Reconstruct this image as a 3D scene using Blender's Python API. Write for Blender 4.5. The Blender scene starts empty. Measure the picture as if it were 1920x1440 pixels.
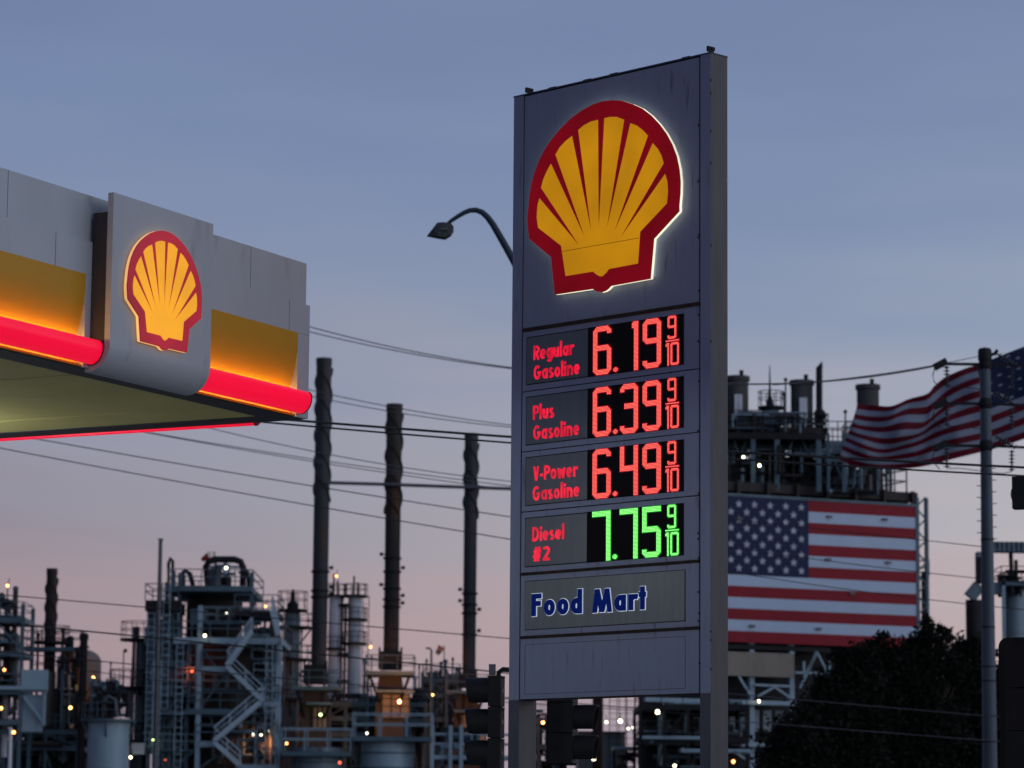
import bpy, bmesh, math, random
import numpy as np
from mathutils import Vector, Matrix
from mathutils.geometry import tessellate_polygon
random.seed(7)
SC = bpy.context.scene
COL = SC.collection
PI = math.pi
# ------------------------------------------------------------------ camera
FPX, PITCH, ROLL = 5931.0, 0.1433, 0.0087          # focal length in pixels of a 1920 wide frame
CAMZ = 1.7
cp, sp_, cr, sr = math.cos(PITCH), math.sin(PITCH), math.cos(ROLL), math.sin(ROLL)
_r0 = Vector((1, 0, 0)); FWD = Vector((0, cp, sp_)); _u0 = Vector((0, -sp_, cp))
RGT = _r0*cr + _u0*sr
UPV = _r0*(-sr) + _u0*cr
cam = bpy.data.cameras.new('camera'); camo = bpy.data.objects.new('camera', cam); COL.objects.link(camo)
m = Matrix((RGT, UPV, -FWD)).transposed().to_4x4(); m.translation = Vector((0, 0, CAMZ)); camo.matrix_world = m
cam.sensor_width = 36; cam.lens = FPX/1920*36; cam.clip_end = 6000; cam.clip_start = .5
cam.dof.use_dof = True; cam.dof.focus_distance = 29.5; cam.dof.aperture_fstop = 3.5
SC.camera = camo
SC.render.resolution_x = 1024; SC.render.resolution_y = 768
SC.view_settings.view_transform = 'Standard'; SC.view_settings.look = 'None'
SC.view_settings.exposure = 0; SC.view_settings.gamma = 1
# ------------------------------------------------------------------ world (dusk sky)
def lin(c):
    return tuple(((v/255)/12.92 if v/255 <= .04045 else ((v/255+.055)/1.055)**2.4) for v in c)
W = bpy.data.worlds.new('World'); SC.world = W; W.use_nodes = True
nt = W.node_tree; nt.nodes.clear(); N = nt.nodes.new; Lk = nt.links.new
wo = N('ShaderNodeOutputWorld'); bg = N('ShaderNodeBackground'); tc = N('ShaderNodeTexCoord'); sx = N('ShaderNodeSeparateXYZ')
Lk(tc.outputs['Generated'], sx.inputs[0])
wn = N('ShaderNodeTexNoise'); wn.inputs['Scale'].default_value = 6; wn.inputs['Detail'].default_value = 3
wm = N('ShaderNodeMapping'); wm.inputs['Scale'].default_value = (1, 1, 7); Lk(tc.outputs['Generated'], wm.inputs[0]); Lk(wm.outputs[0], wn.inputs['Vector'])
ma = N('ShaderNodeMath'); ma.operation = 'MULTIPLY_ADD'; Lk(wn.outputs[0], ma.inputs[0]); ma.inputs[1].default_value = .075; ma.inputs[2].default_value = -.0375
mz = N('ShaderNodeMath'); mz.operation = 'ADD'; Lk(sx.outputs[2], mz.inputs[0]); Lk(ma.outputs[0], mz.inputs[1])
def ramp(stops):
    r = N('ShaderNodeValToRGB'); Lk(mz.outputs[0], r.inputs[0]); el = r.color_ramp.elements
    el[0].position = 0; el[0].color = (*lin(stops[0][1]), 1); el[1].position = 1; el[1].color = (*lin(stops[-1][1]), 1)
    for p_, c_ in stops[1:-1]: e = el.new(p_); e.color = (*lin(c_), 1)
    return r
rl_ = ramp([(0, (136, 124, 149)), (.035, (148, 133, 149)), (.065, (164, 142, 150)), (.095, (142, 136, 151)), (.13, (145, 145, 163)), (.175, (130, 141, 170)), (.22, (116, 134, 170)), (.27, (109, 125, 163)), (.5, (84, 104, 146)), (1, (62, 80, 122))])
rr_ = ramp([(0, (170, 160, 172)), (.035, (178, 163, 170)), (.065, (186, 168, 172)), (.095, (182, 177, 184)), (.13, (164, 168, 184)), (.16, (143, 156, 180)), (.20, (128, 144, 176)), (.24, (119, 136, 171)), (.27, (115, 132, 168)), (.5, (88, 108, 150)), (1, (62, 80, 122))])
mxx = N('ShaderNodeMapRange'); Lk(sx.outputs[0], mxx.inputs[0]); mxx.inputs[1].default_value = -.17; mxx.inputs[2].default_value = .17; mxx.inputs[3].default_value = 0; mxx.inputs[4].default_value = 1
rp = N('ShaderNodeMixRGB'); Lk(mxx.outputs[0], rp.inputs[0]); Lk(rl_.outputs[0], rp.inputs[1]); Lk(rr_.outputs[0], rp.inputs[2])
# broad afterglow of the set sun, behind the camera to the right
dt = N('ShaderNodeVectorMath'); dt.operation = 'DOT_PRODUCT'; Lk(tc.outputs['Generated'], dt.inputs[0]); dt.inputs[1].default_value = (.86, -.49, .10)
mr = N('ShaderNodeMapRange'); Lk(dt.outputs['Value'], mr.inputs[0]); mr.inputs[1].default_value = 0.0; mr.inputs[2].default_value = 1.0
mr.inputs[3].default_value = 0; mr.inputs[4].default_value = 1; mr.interpolation_type = 'SMOOTHSTEP'
ag = N('ShaderNodeMixRGB'); ag.blend_type = 'ADD'; Lk(mr.outputs[0], ag.inputs[0]); Lk(rp.outputs[0], ag.inputs[1]); ag.inputs[2].default_value = (.42, .44, .50, 1)
# the back left of the sky is the darkest
dl = N('ShaderNodeVectorMath'); dl.operation = 'DOT_PRODUCT'; Lk(tc.outputs['Generated'], dl.inputs[0]); dl.inputs[1].default_value = (-.71, -.70, .1)
ml = N('ShaderNodeMapRange'); Lk(dl.outputs['Value'], ml.inputs[0]); ml.inputs[1].default_value = .05; ml.inputs[2].default_value = .9
ml.inputs[3].default_value = 1; ml.inputs[4].default_value = .5
mm = N('ShaderNodeMixRGB'); mm.blend_type = 'MULTIPLY'; mm.inputs[0].default_value = 1; Lk(ag.outputs[0], mm.inputs[1]); Lk(ml.outputs[0], mm.inputs[2])
sky = N('ShaderNodeTexSky'); sky.sky_type = 'NISHITA'; sky.sun_disc = False
sky.sun_elevation = math.radians(2); sky.sun_rotation = math.radians(120)
sa = N('ShaderNodeMixRGB'); sa.blend_type = 'ADD'; sa.inputs[0].default_value = .01; Lk(mm.outputs[0], sa.inputs[1]); Lk(sky.outputs[0], sa.inputs[2])
Lk(sa.outputs[0], bg.inputs[0]); bg.inputs[1].default_value = 1; Lk(bg.outputs[0], wo.inputs[0])
# last soft light of the sun that has just gone, from behind the camera and to the right
sl = bpy.data.lights.new('sun', 'SUN'); sl.energy = .22; sl.angle = math.radians(40); sl.color = (1, .90, .80)
slo = bpy.data.objects.new('sun', sl); COL.objects.link(slo); slo.rotation_euler = Vector((.86, -.49, .14)).to_track_quat('Z', 'Y').to_euler()

# ------------------------------------------------------------------ projection helpers
def ray(px, py):
    return FWD + RGT*((px-960)/FPX) - UPV*((py-720)/FPX)
def Q(px, py, Y):
    d = ray(px, py); t = Y/d.y
    return Vector((d.x*t, Y, CAMZ+d.z*t))
def frame(origin, yaw):
    ax = Vector((math.cos(yaw), math.sin(yaw), 0)); ay = Vector((-math.sin(yaw), math.cos(yaw), 0))
    def loc(px, py, y=0.0):                       # pixel -> (x, z) on the local plane y = const
        d = ray(px, py); o = Vector((0, 0, CAMZ)) - origin
        t = (y - o.dot(ay))/d.dot(ay); p = o + d*t
        return p.dot(ax), p.z + 0.0
    def locx(px, py, x=0.0):                      # pixel -> (y, z) on the local plane x = const
        d = ray(px, py); o = Vector((0, 0, CAMZ)) - origin
        t = (x - o.dot(ax))/d.dot(ax); p = o + d*t
        return p.dot(ay), p.z
    def locz(px, py, z):
        d = ray(px, py); o = Vector((0, 0, CAMZ)) - origin
        t = (z - o.z)/d.z; p = o + d*t
        return p.dot(ax), p.dot(ay)
    return loc, locx, locz
# ------------------------------------------------------------------ materials
MATS = {}
def mat(name, col, rough=.6, metal=0, var=.25, scale=3, stretch=(1, 1, 1), em=None, es=1, emvar=0, spots=None, bump=0):
    if name in MATS: return MATS[name]
    M = bpy.data.materials.new(name); M.use_nodes = True; t = M.node_tree; b = t.nodes['Principled BSDF']
    b.inputs['Specular IOR Level'].default_value = .25; b.inputs['Roughness'].default_value = rough; b.inputs['Metallic'].default_value = metal
    co = t.nodes.new('ShaderNodeTexCoord'); mp = t.nodes.new('ShaderNodeMapping'); mp.inputs['Scale'].default_value = stretch
    no = t.nodes.new('ShaderNodeTexNoise'); no.inputs['Scale'].default_value = scale; no.inputs['Detail'].default_value = 8; no.inputs['Roughness'].default_value = .65
    t.links.new(co.outputs['Object'], mp.inputs[0]); t.links.new(mp.outputs[0], no.inputs['Vector'])
    r = t.nodes.new('ShaderNodeValToRGB'); r.color_ramp.elements[0].position = .3; r.color_ramp.elements[1].position = .7
    r.color_ramp.elements[0].color = (*[c*(1-var) for c in col], 1); r.color_ramp.elements[1].color = (*[min(1, c*(1+var)) for c in col], 1)
    t.links.new(no.outputs[0], r.inputs[0]); out = r.outputs[0]
    if spots:                                     # patches of another colour: (colour, threshold, noise scale)
        n2 = t.nodes.new('ShaderNodeTexNoise'); n2.inputs['Scale'].default_value = spots[2]; n2.inputs['Detail'].default_value = 6
        t.links.new(mp.outputs[0], n2.inputs['Vector'])
        r2 = t.nodes.new('ShaderNodeMapRange'); r2.inputs[1].default_value = spots[1]; r2.inputs[2].default_value = spots[1]+.12
        t.links.new(n2.outputs[0], r2.inputs[0]); mx = t.nodes.new('ShaderNodeMixRGB'); t.links.new(r2.outputs[0], mx.inputs[0])
        t.links.new(out, mx.inputs[1]); mx.inputs[2].default_value = (*spots[0], 1); out = mx.outputs[0]
    t.links.new(out, b.inputs['Base Color'])
    if bump:
        bp = t.nodes.new('ShaderNodeBump'); bp.inputs['Strength'].default_value = bump; bp.inputs['Distance'].default_value = .02
        t.links.new(no.outputs[0], bp.inputs['Height']); t.links.new(bp.outputs[0], b.inputs['Normal'])
    if em:
        b.inputs['Emission Color'].default_value = (*em, 1); b.inputs['Emission Strength'].default_value = es
        if emvar:
            n3 = t.nodes.new('ShaderNodeTexNoise'); n3.inputs['Scale'].default_value = emvar[1]; n3.inputs['Detail'].default_value = 2
            t.links.new(co.outputs['Object'], n3.inputs['Vector'])
            q = t.nodes.new('ShaderNodeMapRange'); q.inputs[1].default_value = .35; q.inputs[2].default_value = .65
            q.inputs[3].default_value = es*(1-emvar[0]); q.inputs[4].default_value = es*(1+emvar[0])
            t.links.new(n3.outputs[0], q.inputs[0]); t.links.new(q.outputs[0], b.inputs['Emission Strength'])
    MATS[name] = M
    return M
# ------------------------------------------------------------------ mesh builder
class MB:
    def __init__(s): s.v = []; s.f = []; s.mi = []; s.m = 0; s.sm = []
    def add(s, vs, fs, smooth=False):
        o = len(s.v); s.v += [tuple(v) for v in vs]; s.f += [tuple(i+o for i in f) for f in fs]
        s.mi += [s.m]*len(fs); s.sm += [smooth]*len(fs); return s
    def box(s, x0, x1, y0, y1, z0, z1):
        return s.add([(x, y, z) for x in (x0, x1) for y in (y0, y1) for z in (z0, z1)],
                     [(0, 1, 3, 2), (4, 6, 7, 5), (0, 4, 5, 1), (2, 3, 7, 6), (0, 2, 6, 4), (1, 5, 7, 3)])
    def beam(s, p, q, w, h=None):
        p, q = Vector(p), Vector(q); h = h or w; d = q-p
        if d.length < 1e-6: return s
        d.normalize(); a = d.cross(Vector((0, 0, 1)))
        if a.length < 1e-3: a = Vector((1, 0, 0))
        a.normalize(); b = a.cross(d).normalized(); a = a*w/2; b = b*h/2
        vs = [e+i*a+j*b for e in (p, q) for i, j in ((-1, -1), (1, -1), (1, 1), (-1, 1))]
        return s.add(vs, [(3, 2, 1, 0), (4, 5, 6, 7), (0, 1, 5, 4), (1, 2, 6, 5), (2, 3, 7, 6), (3, 0, 4, 7)])
    def tube(s, pts, r, n=8, cap=True):
        pts = [Vector(p) for p in pts]; rs = r if isinstance(r, (list, tuple)) else [r]*len(pts)
        vs = []; up = Vector((0, 0, 1))
        for i, p in enumerate(pts):
            d = (pts[min(i+1, len(pts)-1)]-pts[max(i-1, 0)]).normalized()
            a = d.cross(up)
            if a.length < .05: a = d.cross(Vector((0, 1, 0)))
            a.normalize(); b = a.cross(d).normalized()
            vs += [p + (a*math.cos(2*PI*k/n)+b*math.sin(2*PI*k/n))*rs[i] for k in range(n)]
        fs = [(i*n+k, i*n+(k+1) % n, (i+1)*n+(k+1) % n, (i+1)*n+k) for i in range(len(pts)-1) for k in range(n)]
        s.add(vs, fs, True)
        if cap: o = len(pts)-1; s.add(vs, [tuple(range(n))[::-1], tuple(o*n+k for k in range(n))])
        return s
    def lathe(s, c, prof, n=20, cap=True):          # prof: list of (radius, z)
        vs = [(c[0]+r*math.cos(2*PI*k/n), c[1]+r*math.sin(2*PI*k/n), z) for r, z in prof for k in range(n)]
        fs = [(i*n+k, i*n+(k+1) % n, (i+1)*n+(k+1) % n, (i+1)*n+k) for i in range(len(prof)-1) for k in range(n)]
        s.add(vs, fs, True)
        if cap: o = len(prof)-1; s.add(vs, [tuple(range(n))[::-1], tuple(o*n+k for k in range(n))])
        return s
    def ring(s, c, r, z, w=.05, n=20):              # horizontal hoop
        P = [Vector((c[0]+r*math.cos(2*PI*k/n), c[1]+r*math.sin(2*PI*k/n), z)) for k in range(n)]
        for k in range(n): s.beam(P[k], P[(k+1) % n], w)
        return s
    def ball(s, c, r, n=10):
        return s.lathe(c, [(max(.001, r*math.sin(PI*i/n)), c[2]-r*math.cos(PI*i/n)) for i in range(n+1)], n+2, False)
    def prism(s, pts, y0, y1, f=None):              # polygon in local (x,z), extruded along y
        n = len(pts); g = f or (lambda x, y, z: (x, y, z))
        vs = [g(x, y, z) for y in (y0, y1) for x, z in pts]
        tri = tessellate_polygon([[Vector((x, z, 0)) for x, z in pts]])
        s.add(vs, [t for t in tri]+[tuple(i+n for i in t[::-1]) for t in tri])
        s.add(vs, [(i, (i+1) % n, (i+1) % n+n, i+n) for i in range(n)])
        return s
    def build(s, name, mt, parent=None, world=True, fix=True):
        me = bpy.data.meshes.new(name)
        vs = s.v
        if world and parent is not None:
            r = parent
            while r.parent: r = r.parent
            inv = (Matrix.Translation(r.location) @ Matrix.Rotation(r.rotation_euler.z, 4, 'Z')).inverted()
            vs = [tuple(inv @ Vector(v)) for v in vs]
        me.from_pydata(vs, [], s.f)
        for x in (mt if isinstance(mt, (list, tuple)) else [mt]): me.materials.append(x)
        me.polygons.foreach_set('material_index', s.mi); me.polygons.foreach_set('use_smooth', s.sm)
        if fix:
            bm = bmesh.new(); bm.from_mesh(me); bmesh.ops.remove_doubles(bm, verts=bm.verts, dist=1e-5); bmesh.ops.recalc_face_normals(bm, faces=bm.faces); bm.to_mesh(me); bm.free()
            try: me.set_sharp_from_angle(angle=math.radians(40))
            except Exception: pass
        o = bpy.data.objects.new(name, me); COL.objects.link(o)
        if parent is not None: o.parent = parent
        return o
def thing(name, label, cat, loc=(0, 0, 0), rz=0, group=None):
    o = bpy.data.objects.new(name, None); COL.objects.link(o); o.location = loc; o.rotation_euler = (0, 0, rz)
    o['label'] = label; o['category'] = cat
    if group: o['group'] = group
    return o
def tag(o, label, cat, group=None):
    o['label'] = label; o['category'] = cat
    if group: o['group'] = group
    return o
def single(name, mb, mt, label, cat, group=None, origin=None):   # a thing that is one mesh, its origin at origin
    c = Vector(origin) if origin is not None else Vector((0, 0, 0))
    mb.v = [tuple(Vector(v)-c) for v in mb.v]
    o = mb.build(name, mt); o.location = c
    return tag(o, label, cat, group)
def struct(name, mb, mt, kind='structure'):
    o = mb.build(name, mt); o['kind'] = kind; return o
# ------------------------------------------------------------------ palette
SIGNG = mat('sign_grey_paint', (.195, .24, .365), .45, .1, .05, 3, (3, 3, .4), spots=((.12, .14, .21), .60, 5))
SIGNS = mat('sign_side_metal', (.085, .085, .088), .5, .25, .18, 3, (2, 2, .25), spots=((.10, .10, .10), .62, 6))
POSTD = mat('dark_post_paint', (.055, .065, .10), .5, .1, .15, 3)
TXTP = mat('insert_panel', (.105, .135, .17), .35, 0, .10, 2.5, (4, 4, .5), spots=((.085, .09, .10), .66, 6))
FOODP = mat('food_panel', (.145, .185, .21), .35, 0, .12, 2.5, (5, 5, .4), spots=((.11, .135, .15), .64, 7))
BLACK = mat('black_gap', (.012, .012, .013), .7, 0, .2)
RUSTG = mat('rusty_gap', (.03, .02, .016), .8, 0, .5, 9)
LEDB = mat('led_face', (.004, .003, .005), .9)
YEL = mat('shell_yellow', (.30, .14, .0), .6, 0, .04, em=(.47, .20, .002), es=.92, emvar=(.13, 1.6))
RED = mat('shell_red', (.10, .0, .003), .6, 0, .04, em=(.15, .0, .004), es=.9, emvar=(.22, 1.1))
RIM = mat('lit_rim', (.8, .8, .7), .4, 0, .02, em=(.92, .92, .62), es=1.0, emvar=(.2, 1.5))
HALO = mat('halo_light', (.8, .8, .7), .4, 0, .02, em=(.95, 1, .72), es=1.7)
YEL2 = mat('canopy_shell_yellow', (.62, .34, .04), .4, 0, .04, em=(.72, .28, .005), es=.95, emvar=(.12, 2))
RED2 = mat('canopy_shell_red', (.42, .03, .05), .35, 0, .06, em=(.22, .005, .014), es=.8, emvar=(.5, 1.2))
RIM2 = mat('canopy_lit_rim', (.8, .6, .3), .4, 0, .03, em=(.85, .44, .13), es=.9, emvar=(.15, 2))
HALO2 = mat('canopy_halo_light', (.8, .7, .5), .4, 0, .02, em=(1, .66, .25), es=.5)
# ------------------------------------------------------------------ setting
g = MB().box(-1500, 1500, -600, 3000, -.3, 0); struct('ground', g, mat('ground_soil', (.09, .085, .08), .95, 0, .3, .3))
g = MB().box(-300, 300, 44, 62, -.1, .004); struct('road', g, mat('asphalt', (.05, .05, .052), .9, 0, .25, 4))
g = MB().box(-300, 300, 41.4, 44, -.1, .13); struct('pavement', g, mat('pavement_concrete', (.25, .24, .23), .9, 0, .2, 3))
g = MB().box(-40, 30, -20, 41.2, -.1, .006); struct('forecourt', g, mat('forecourt_concrete', (.34, .33, .31), .85, 0, .2, 2))
g = MB()
for i in range(50): g.box(-150+6*i, -147+6*i, 52.9, 53.05, .004, .009)
struct('road_marking', g, mat('road_paint', (.7, .6, .15), .7))
# ------------------------------------------------------------------ price sign
YS = -0.7921
_c = Q(1332.5, 99.7, 29.0); SO = Vector((_c.x, _c.y, 0))
S, SXP, SZP = frame(SO, YS)
sign = thing('price_sign', 'tall grey fuel price sign with lit shell emblem above four LED price rows', 'sign', SO, YS)
ztop = S(1332.5, 99.7)[1]; zbot = S(1312, 1300.3)[1]
xL = S(964, 182)[0]; xl2 = S(975, 1200)[0]; xr2 = S(1311.5, 1200)[0]
TH = SXP(1363.7, 106.5)[0]
print('SIGN width', xL, 'height', ztop-zbot, 'bottom', zbot, 'thick', TH, 'check', S(964, 182), S(970.8, 1313.5), xl2, xr2)
def part(name, mb, mt, parent, label=None):
    o = mb.build(name, mt, parent, world=False)
    if label: o['label'] = label
    return o
# posts: painted grey down to the bottom of the box, darker below
for nm, a, b in (('post', xL, xl2-.004), ('post', xr2+.012, 0)):
    mb = MB().box(a, b, 0, TH, 0, ztop); mb.mi = [0]*6
    o = part(nm, mb, SIGNS, sign)
    o2 = MB().box(a+.003, b-.003, -.004, 0, zbot, ztop-.002).build('cladding', SIGNG, o, world=False)
    o3 = MB().box(a+.001, b-.001, -.006, 0, 0, zbot-.002).build('lower_cover', POSTD, o, world=False)
box = MB().box(xl2, xr2, .03, TH-.03, zbot+.01, ztop-.012)
part('sign_box', box, BLACK, sign)
part('underside', MB().box(xl2+.004, xr2-.004, .012, TH-.01, zbot, zbot+.009), RUSTG, sign)
# cap and lifting lugs
part('cap', MB().box(xL-.004, .004, -.008, TH+.004, ztop, ztop+.012), POSTD, sign)
for px, py in ((992, 172), (1332.5, 97)):
    x = S(px, py+4)[0]
    lug = MB()
    lug.box(x-.012, x+.012, -.045, .035, ztop+.012, ztop+.03); lug.box(x-.012, x+.012, -.045, -.012, ztop+.03, ztop+.048)
    lug.box(x-.012, x+.012, .012, .05, ztop+.03, ztop+.048); lug.box(x-.012, x+.012, -.045, .05, ztop+.048, ztop+.062)
    part('lifting_lug', lug, BLACK, sign)
for px in (1035, 1100, 1150, 1285):
    x = S(px, 150)[0]; part('cap_clip', MB().box(x-.05, x+.05, .0, .05, ztop+.012, ztop+.022), BLACK, sign)
XA, XB = xl2+.006, xr2-.008
def zz(py, px=974): return S(px, py)[1]
z_lines = [(zz(617.5), zz(624)), (zz(734.8), zz(736.8)), (zz(847.3), zz(849.3)), (zz(959.8), zz(962)), (zz(1074.5), zz(1080)), (zz(1193), zz(1198.5))]
tops = [ztop-.014] + [b for a, b in z_lines]; bots = [a for a, b in z_lines] + [zbot+.006]
names = ['emblem_panel'] + ['price_panel']*4 + ['shop_panel', 'blank_panel']
panels = []
for i, (zt, zb) in enumerate(zip(tops, bots)):
    p = MB().box(XA, XB, 0, .03, zb, zt)
    o = part(names[i], p, SIGNG, sign); panels.append(o)
for i, (a, b) in enumerate(z_lines):                  # gap trims: the thick ones are rusty rails standing proud
    if i in (0, 4, 5): part('rail', MB().box(XA+.01, XB+.01, -.016, .03, b+.001, a-.001), RUSTG, sign)
    else: part('joint_strip', MB().box(XA, XB, .006, .03, b+.001, a-.001), BLACK, sign)
# bolts and hinges along the right seam
for py in (235, 340, 440, 445, 545, 590, 640, 715, 808, 925, 1000, 1010, 1046, 1052, 1110, 1164, 1178, 1244, 1150):
    x, z = S(1311+random.uniform(-1.5, 1.5), py); part('bolt', MB().box(x-.008, x+.006, -.008, 0, z-.010, z+.009), BLACK, sign)
for py in (150, 175, 245, 305, 460, 640, 1184, 1200, 1255):
    x, z = S(1333, py); part('bolt', MB().box(x-.004, x+.003, -.008, .008, z-.008, z+.008), BLACK, sign)

# ---- stroke lettering ----
def arc(cx, cy, rx, ry, a0, a1, n=12):
    return [(cx+rx*math.cos(math.radians(a0+(a1-a0)*i/n)), cy+ry*math.sin(math.radians(a0+(a1-a0)*i/n))) for i in range(n+1)]
def glyph(ch, w):
    h = w/2; X = .70; bw = .50+w*.25
    rx, ry, cy = bw/2-h, X/2-h, X/2; cx = bw/2
    full = arc(cx, cy, rx, ry, 0, 360, 24)
    g = {
     'o': ([full], bw), 'a': ([full, [(bw-h, 0), (bw-h, X)]], bw), 'd': ([full, [(bw-h, 0), (bw-h, 1.08)]], bw),
     'g': ([full, [(bw-h, X), (bw-h, -.02)]+arc(cx, -.02, rx, .25-h, 0, -150, 10)], bw),
     'l': ([[(h, 0), (h, 1.08)]], w), 'i': ([[(h, 0), (h, X)], [(h, .80), (h, .80+w*1.05)]], w),
     'u': ([[(h, X), (h, ry+h)]+arc(cx, ry+h, rx, ry, 180, 360, 12)+[(bw-h, X)], [(bw-h, 0), (bw-h, .4)]], bw),
     'n': ([[(h, 0), (h, X)], [(h, .3)]+arc(cx, X-h-ry*.8, rx, ry*.8, 180, 0, 12)+[(bw-h, 0)]], bw),
     'r': ([[(h, 0), (h, X)], arc(h+bw*.40, X-h-.16, bw*.40, .16, 180, 62, 8)], bw*.66),
     'e': ([[(h, cy), (bw-h*.6, cy)], arc(cx, cy, rx, ry, 0, 315, 20)], bw),
     's': ([arc(cx*.85, X*.72, rx*.72, X*.28-h*.9, 40, 250, 10)+arc(cx*.85, X*.28, rx*.80, X*.28-h*.9, 70, -150, 10)], bw*.85),
     't': ([[(.17, 0), (.17, 1.0)], [(0, X-h*.4), (.34, X-h*.4)]], .36),
     'w': ([('P', (.21, 0), (h, X), w*.9), ('P', (.21, 0), (.37, X*.9), w*.9), ('P', (.53, 0), (.37, X*.9), w*.9), ('P', (.53, 0), (.74-h, X), w*.9)], .74),
     'R': ([[(h, 0), (h, 1)], [(h, 1-h)]+arc(.27, .75-h*.4, .28-h*.6, .25-h*.6, 90, -90, 10)+[(h, .5-h*.2)], [(.26, .5), (.52-h*.3, 0)]], .54),
     'P': ([[(h, 0), (h, 1)], [(h, 1-h)]+arc(.27, .73-h*.4, .28-h*.6, .27-h*.6, 90, -90, 10)+[(h, .46-h*.2)]], .54),
     'D': ([[(h, 0), (h, 1)], [(h, 1-h)]+arc(.26, .5, .38-h, .5-h, 90, -90, 14)+[(h, h)]], .64),
     'G': ([arc(.35, .5, .35-h, .5-h, 48, 352, 20), [(.38, .5-h*.4), (.70, .5-h*.4)]], .72),
     'V': ([('P', (.28, 0), (h, 1), w), ('P', (.28, 0), (.56-h, 1), w)], .56),
     'F': ([[(h, 0), (h, 1)], [(h, 1-h), (.50, 1-h)], [(h, .56), (.47, .56)]], .50),
     'M': ([('P', (h*1.0, 0), (.24, 1), w*.86), ('P', (.47, 0), (.24, 1), w*.98), ('P', (.47, 0), (.72, 1), w*.98), ('P', (.96-h, 0), (.72, 1), w*.86)], .96),
     '-': ([[(0, .36), (.27, .36)]], .27),
     '2': ([arc(.25, .72, .25-h*.6, .28-h, 160, -30, 12)+[(h*.9, h)], [(0, h), (.52, h)]], .53),
     '#': ([[(.17, 0), (.27, 1)], [(.40, 0), (.50, 1)], [(.02, .34), (.58, .34)], [(.08, .68), (.64, .68)]], .66),
     ' ': ([], .26)}
    return g[ch]
def strokes_mesh(mb, segs, w, fx, fz, ox, oz, y, thick, k0):
    for k, line in enumerate(segs):
        if line[0] == 'P':                              # slanted bar with level ends
            _, (ax, ay), (bx, by), ww = line; yy = y-thick-.0004*((k+k0) % 7); e = w-ww
            hw = ww/2*math.hypot(bx-ax, by-ay)/abs(by-ay) + e/2; sx_ = (bx-ax)/(by-ay)
            ax -= sx_*e/2; bx += sx_*e/2; ay -= e/2; by += e/2
            vs = [(ox+a*fx, v, oz+b*fz) for a, b in ((ax-hw, ay), (ax+hw, ay), (bx+hw, by), (bx-hw, by)) for v in (y, yy)]
            mb.add(vs, [(0, 2, 4, 6), (1, 7, 5, 3), (0, 1, 3, 2), (2, 3, 5, 4), (4, 5, 7, 6), (6, 7, 1, 0)]); continue
        P = [Vector((a, b)) for a, b in line]
        closed = (P[0]-P[-1]).length < 1e-4 and len(P) > 4
        if closed: P = P[:-1]
        n = len(P); L = []; R_ = []
        for i in range(n):
            if closed: d0 = P[i]-P[i-1]; d1 = P[(i+1) % n]-P[i]
            else: d0 = P[i]-P[i-1] if i else P[1]-P[0]; d1 = P[i+1]-P[i] if i < n-1 else P[-1]-P[-2]
            d0.normalize(); d1.normalize(); t = (d0+d1).normalized(); nn = Vector((-t.y, t.x)); c = max(.45, nn.dot(Vector((-d1.y, d1.x))))
            L.append(P[i]+nn*w/2/c); R_.append(P[i]-nn*w/2/c)
        yy = y-thick-.0004*((k+k0) % 7)
        vs = []
        for a, b in zip(L, R_):
            for q in (a, b):
                for yv in (y, yy): vs.append((ox+q.x*fx, yv, oz+q.y*fz))
        fs = []
        for i in range(n if closed else n-1):
            a, b = i*4, ((i+1) % n)*4
            fs += [(a, a+2, b+2, b), (a+1, b+1, b+3, a+3), (a, b, b+1, a+1), (a+2, a+3, b+3, b+2)]
        if not closed: fs += [(0, 1, 3, 2), ((n-1)*4, (n-1)*4+2, (n-1)*4+3, (n-1)*4+1)]
        mb.add(vs, fs)
def text_mesh(txt, x0, x1, z0, cap, w, y, thick, gap=.09, extra=0, mb=None):
    adv = [glyph(c, w)[1] for c in txt]; tot = sum(adv)+gap*(len(txt)-1); fx = (x1-x0)/tot
    mb = mb or MB(); x = 0
    for i, c in enumerate(txt):
        segs, a = glyph(c, w)
        if extra:                                       # outline version: each open stroke also grows at its ends
            s2 = []
            for l in segs:
                if l[0] == 'P': s2.append(l); continue
                l = [Vector(p) for p in l]
                if (l[0]-l[-1]).length > 1e-3:
                    l[0] = l[0]-(l[1]-l[0]).normalized()*extra; l[-1] = l[-1]+(l[-1]-l[-2]).normalized()*extra
                s2.append([tuple(p) for p in l])
            segs = s2
        strokes_mesh(mb, segs, w+2*extra, fx, cap, x0+x*fx, z0, y, thick, i)
        x += a+gap
    return mb
LETR = mat('lit_red_letter', (.5, .01, .03), .4, 0, .05, em=(.88, .010, .045), es=.78, emvar=(.34, 9))
FOODB = mat('blue_letter', (.001, .004, .03), .9, 0, .05, em=(.0, .005, .075), es=1)
FOODW = mat('lit_letter_outline', (.7, .75, .8), .4, 0, .02, em=(.36, .41, .48), es=1)
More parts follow.
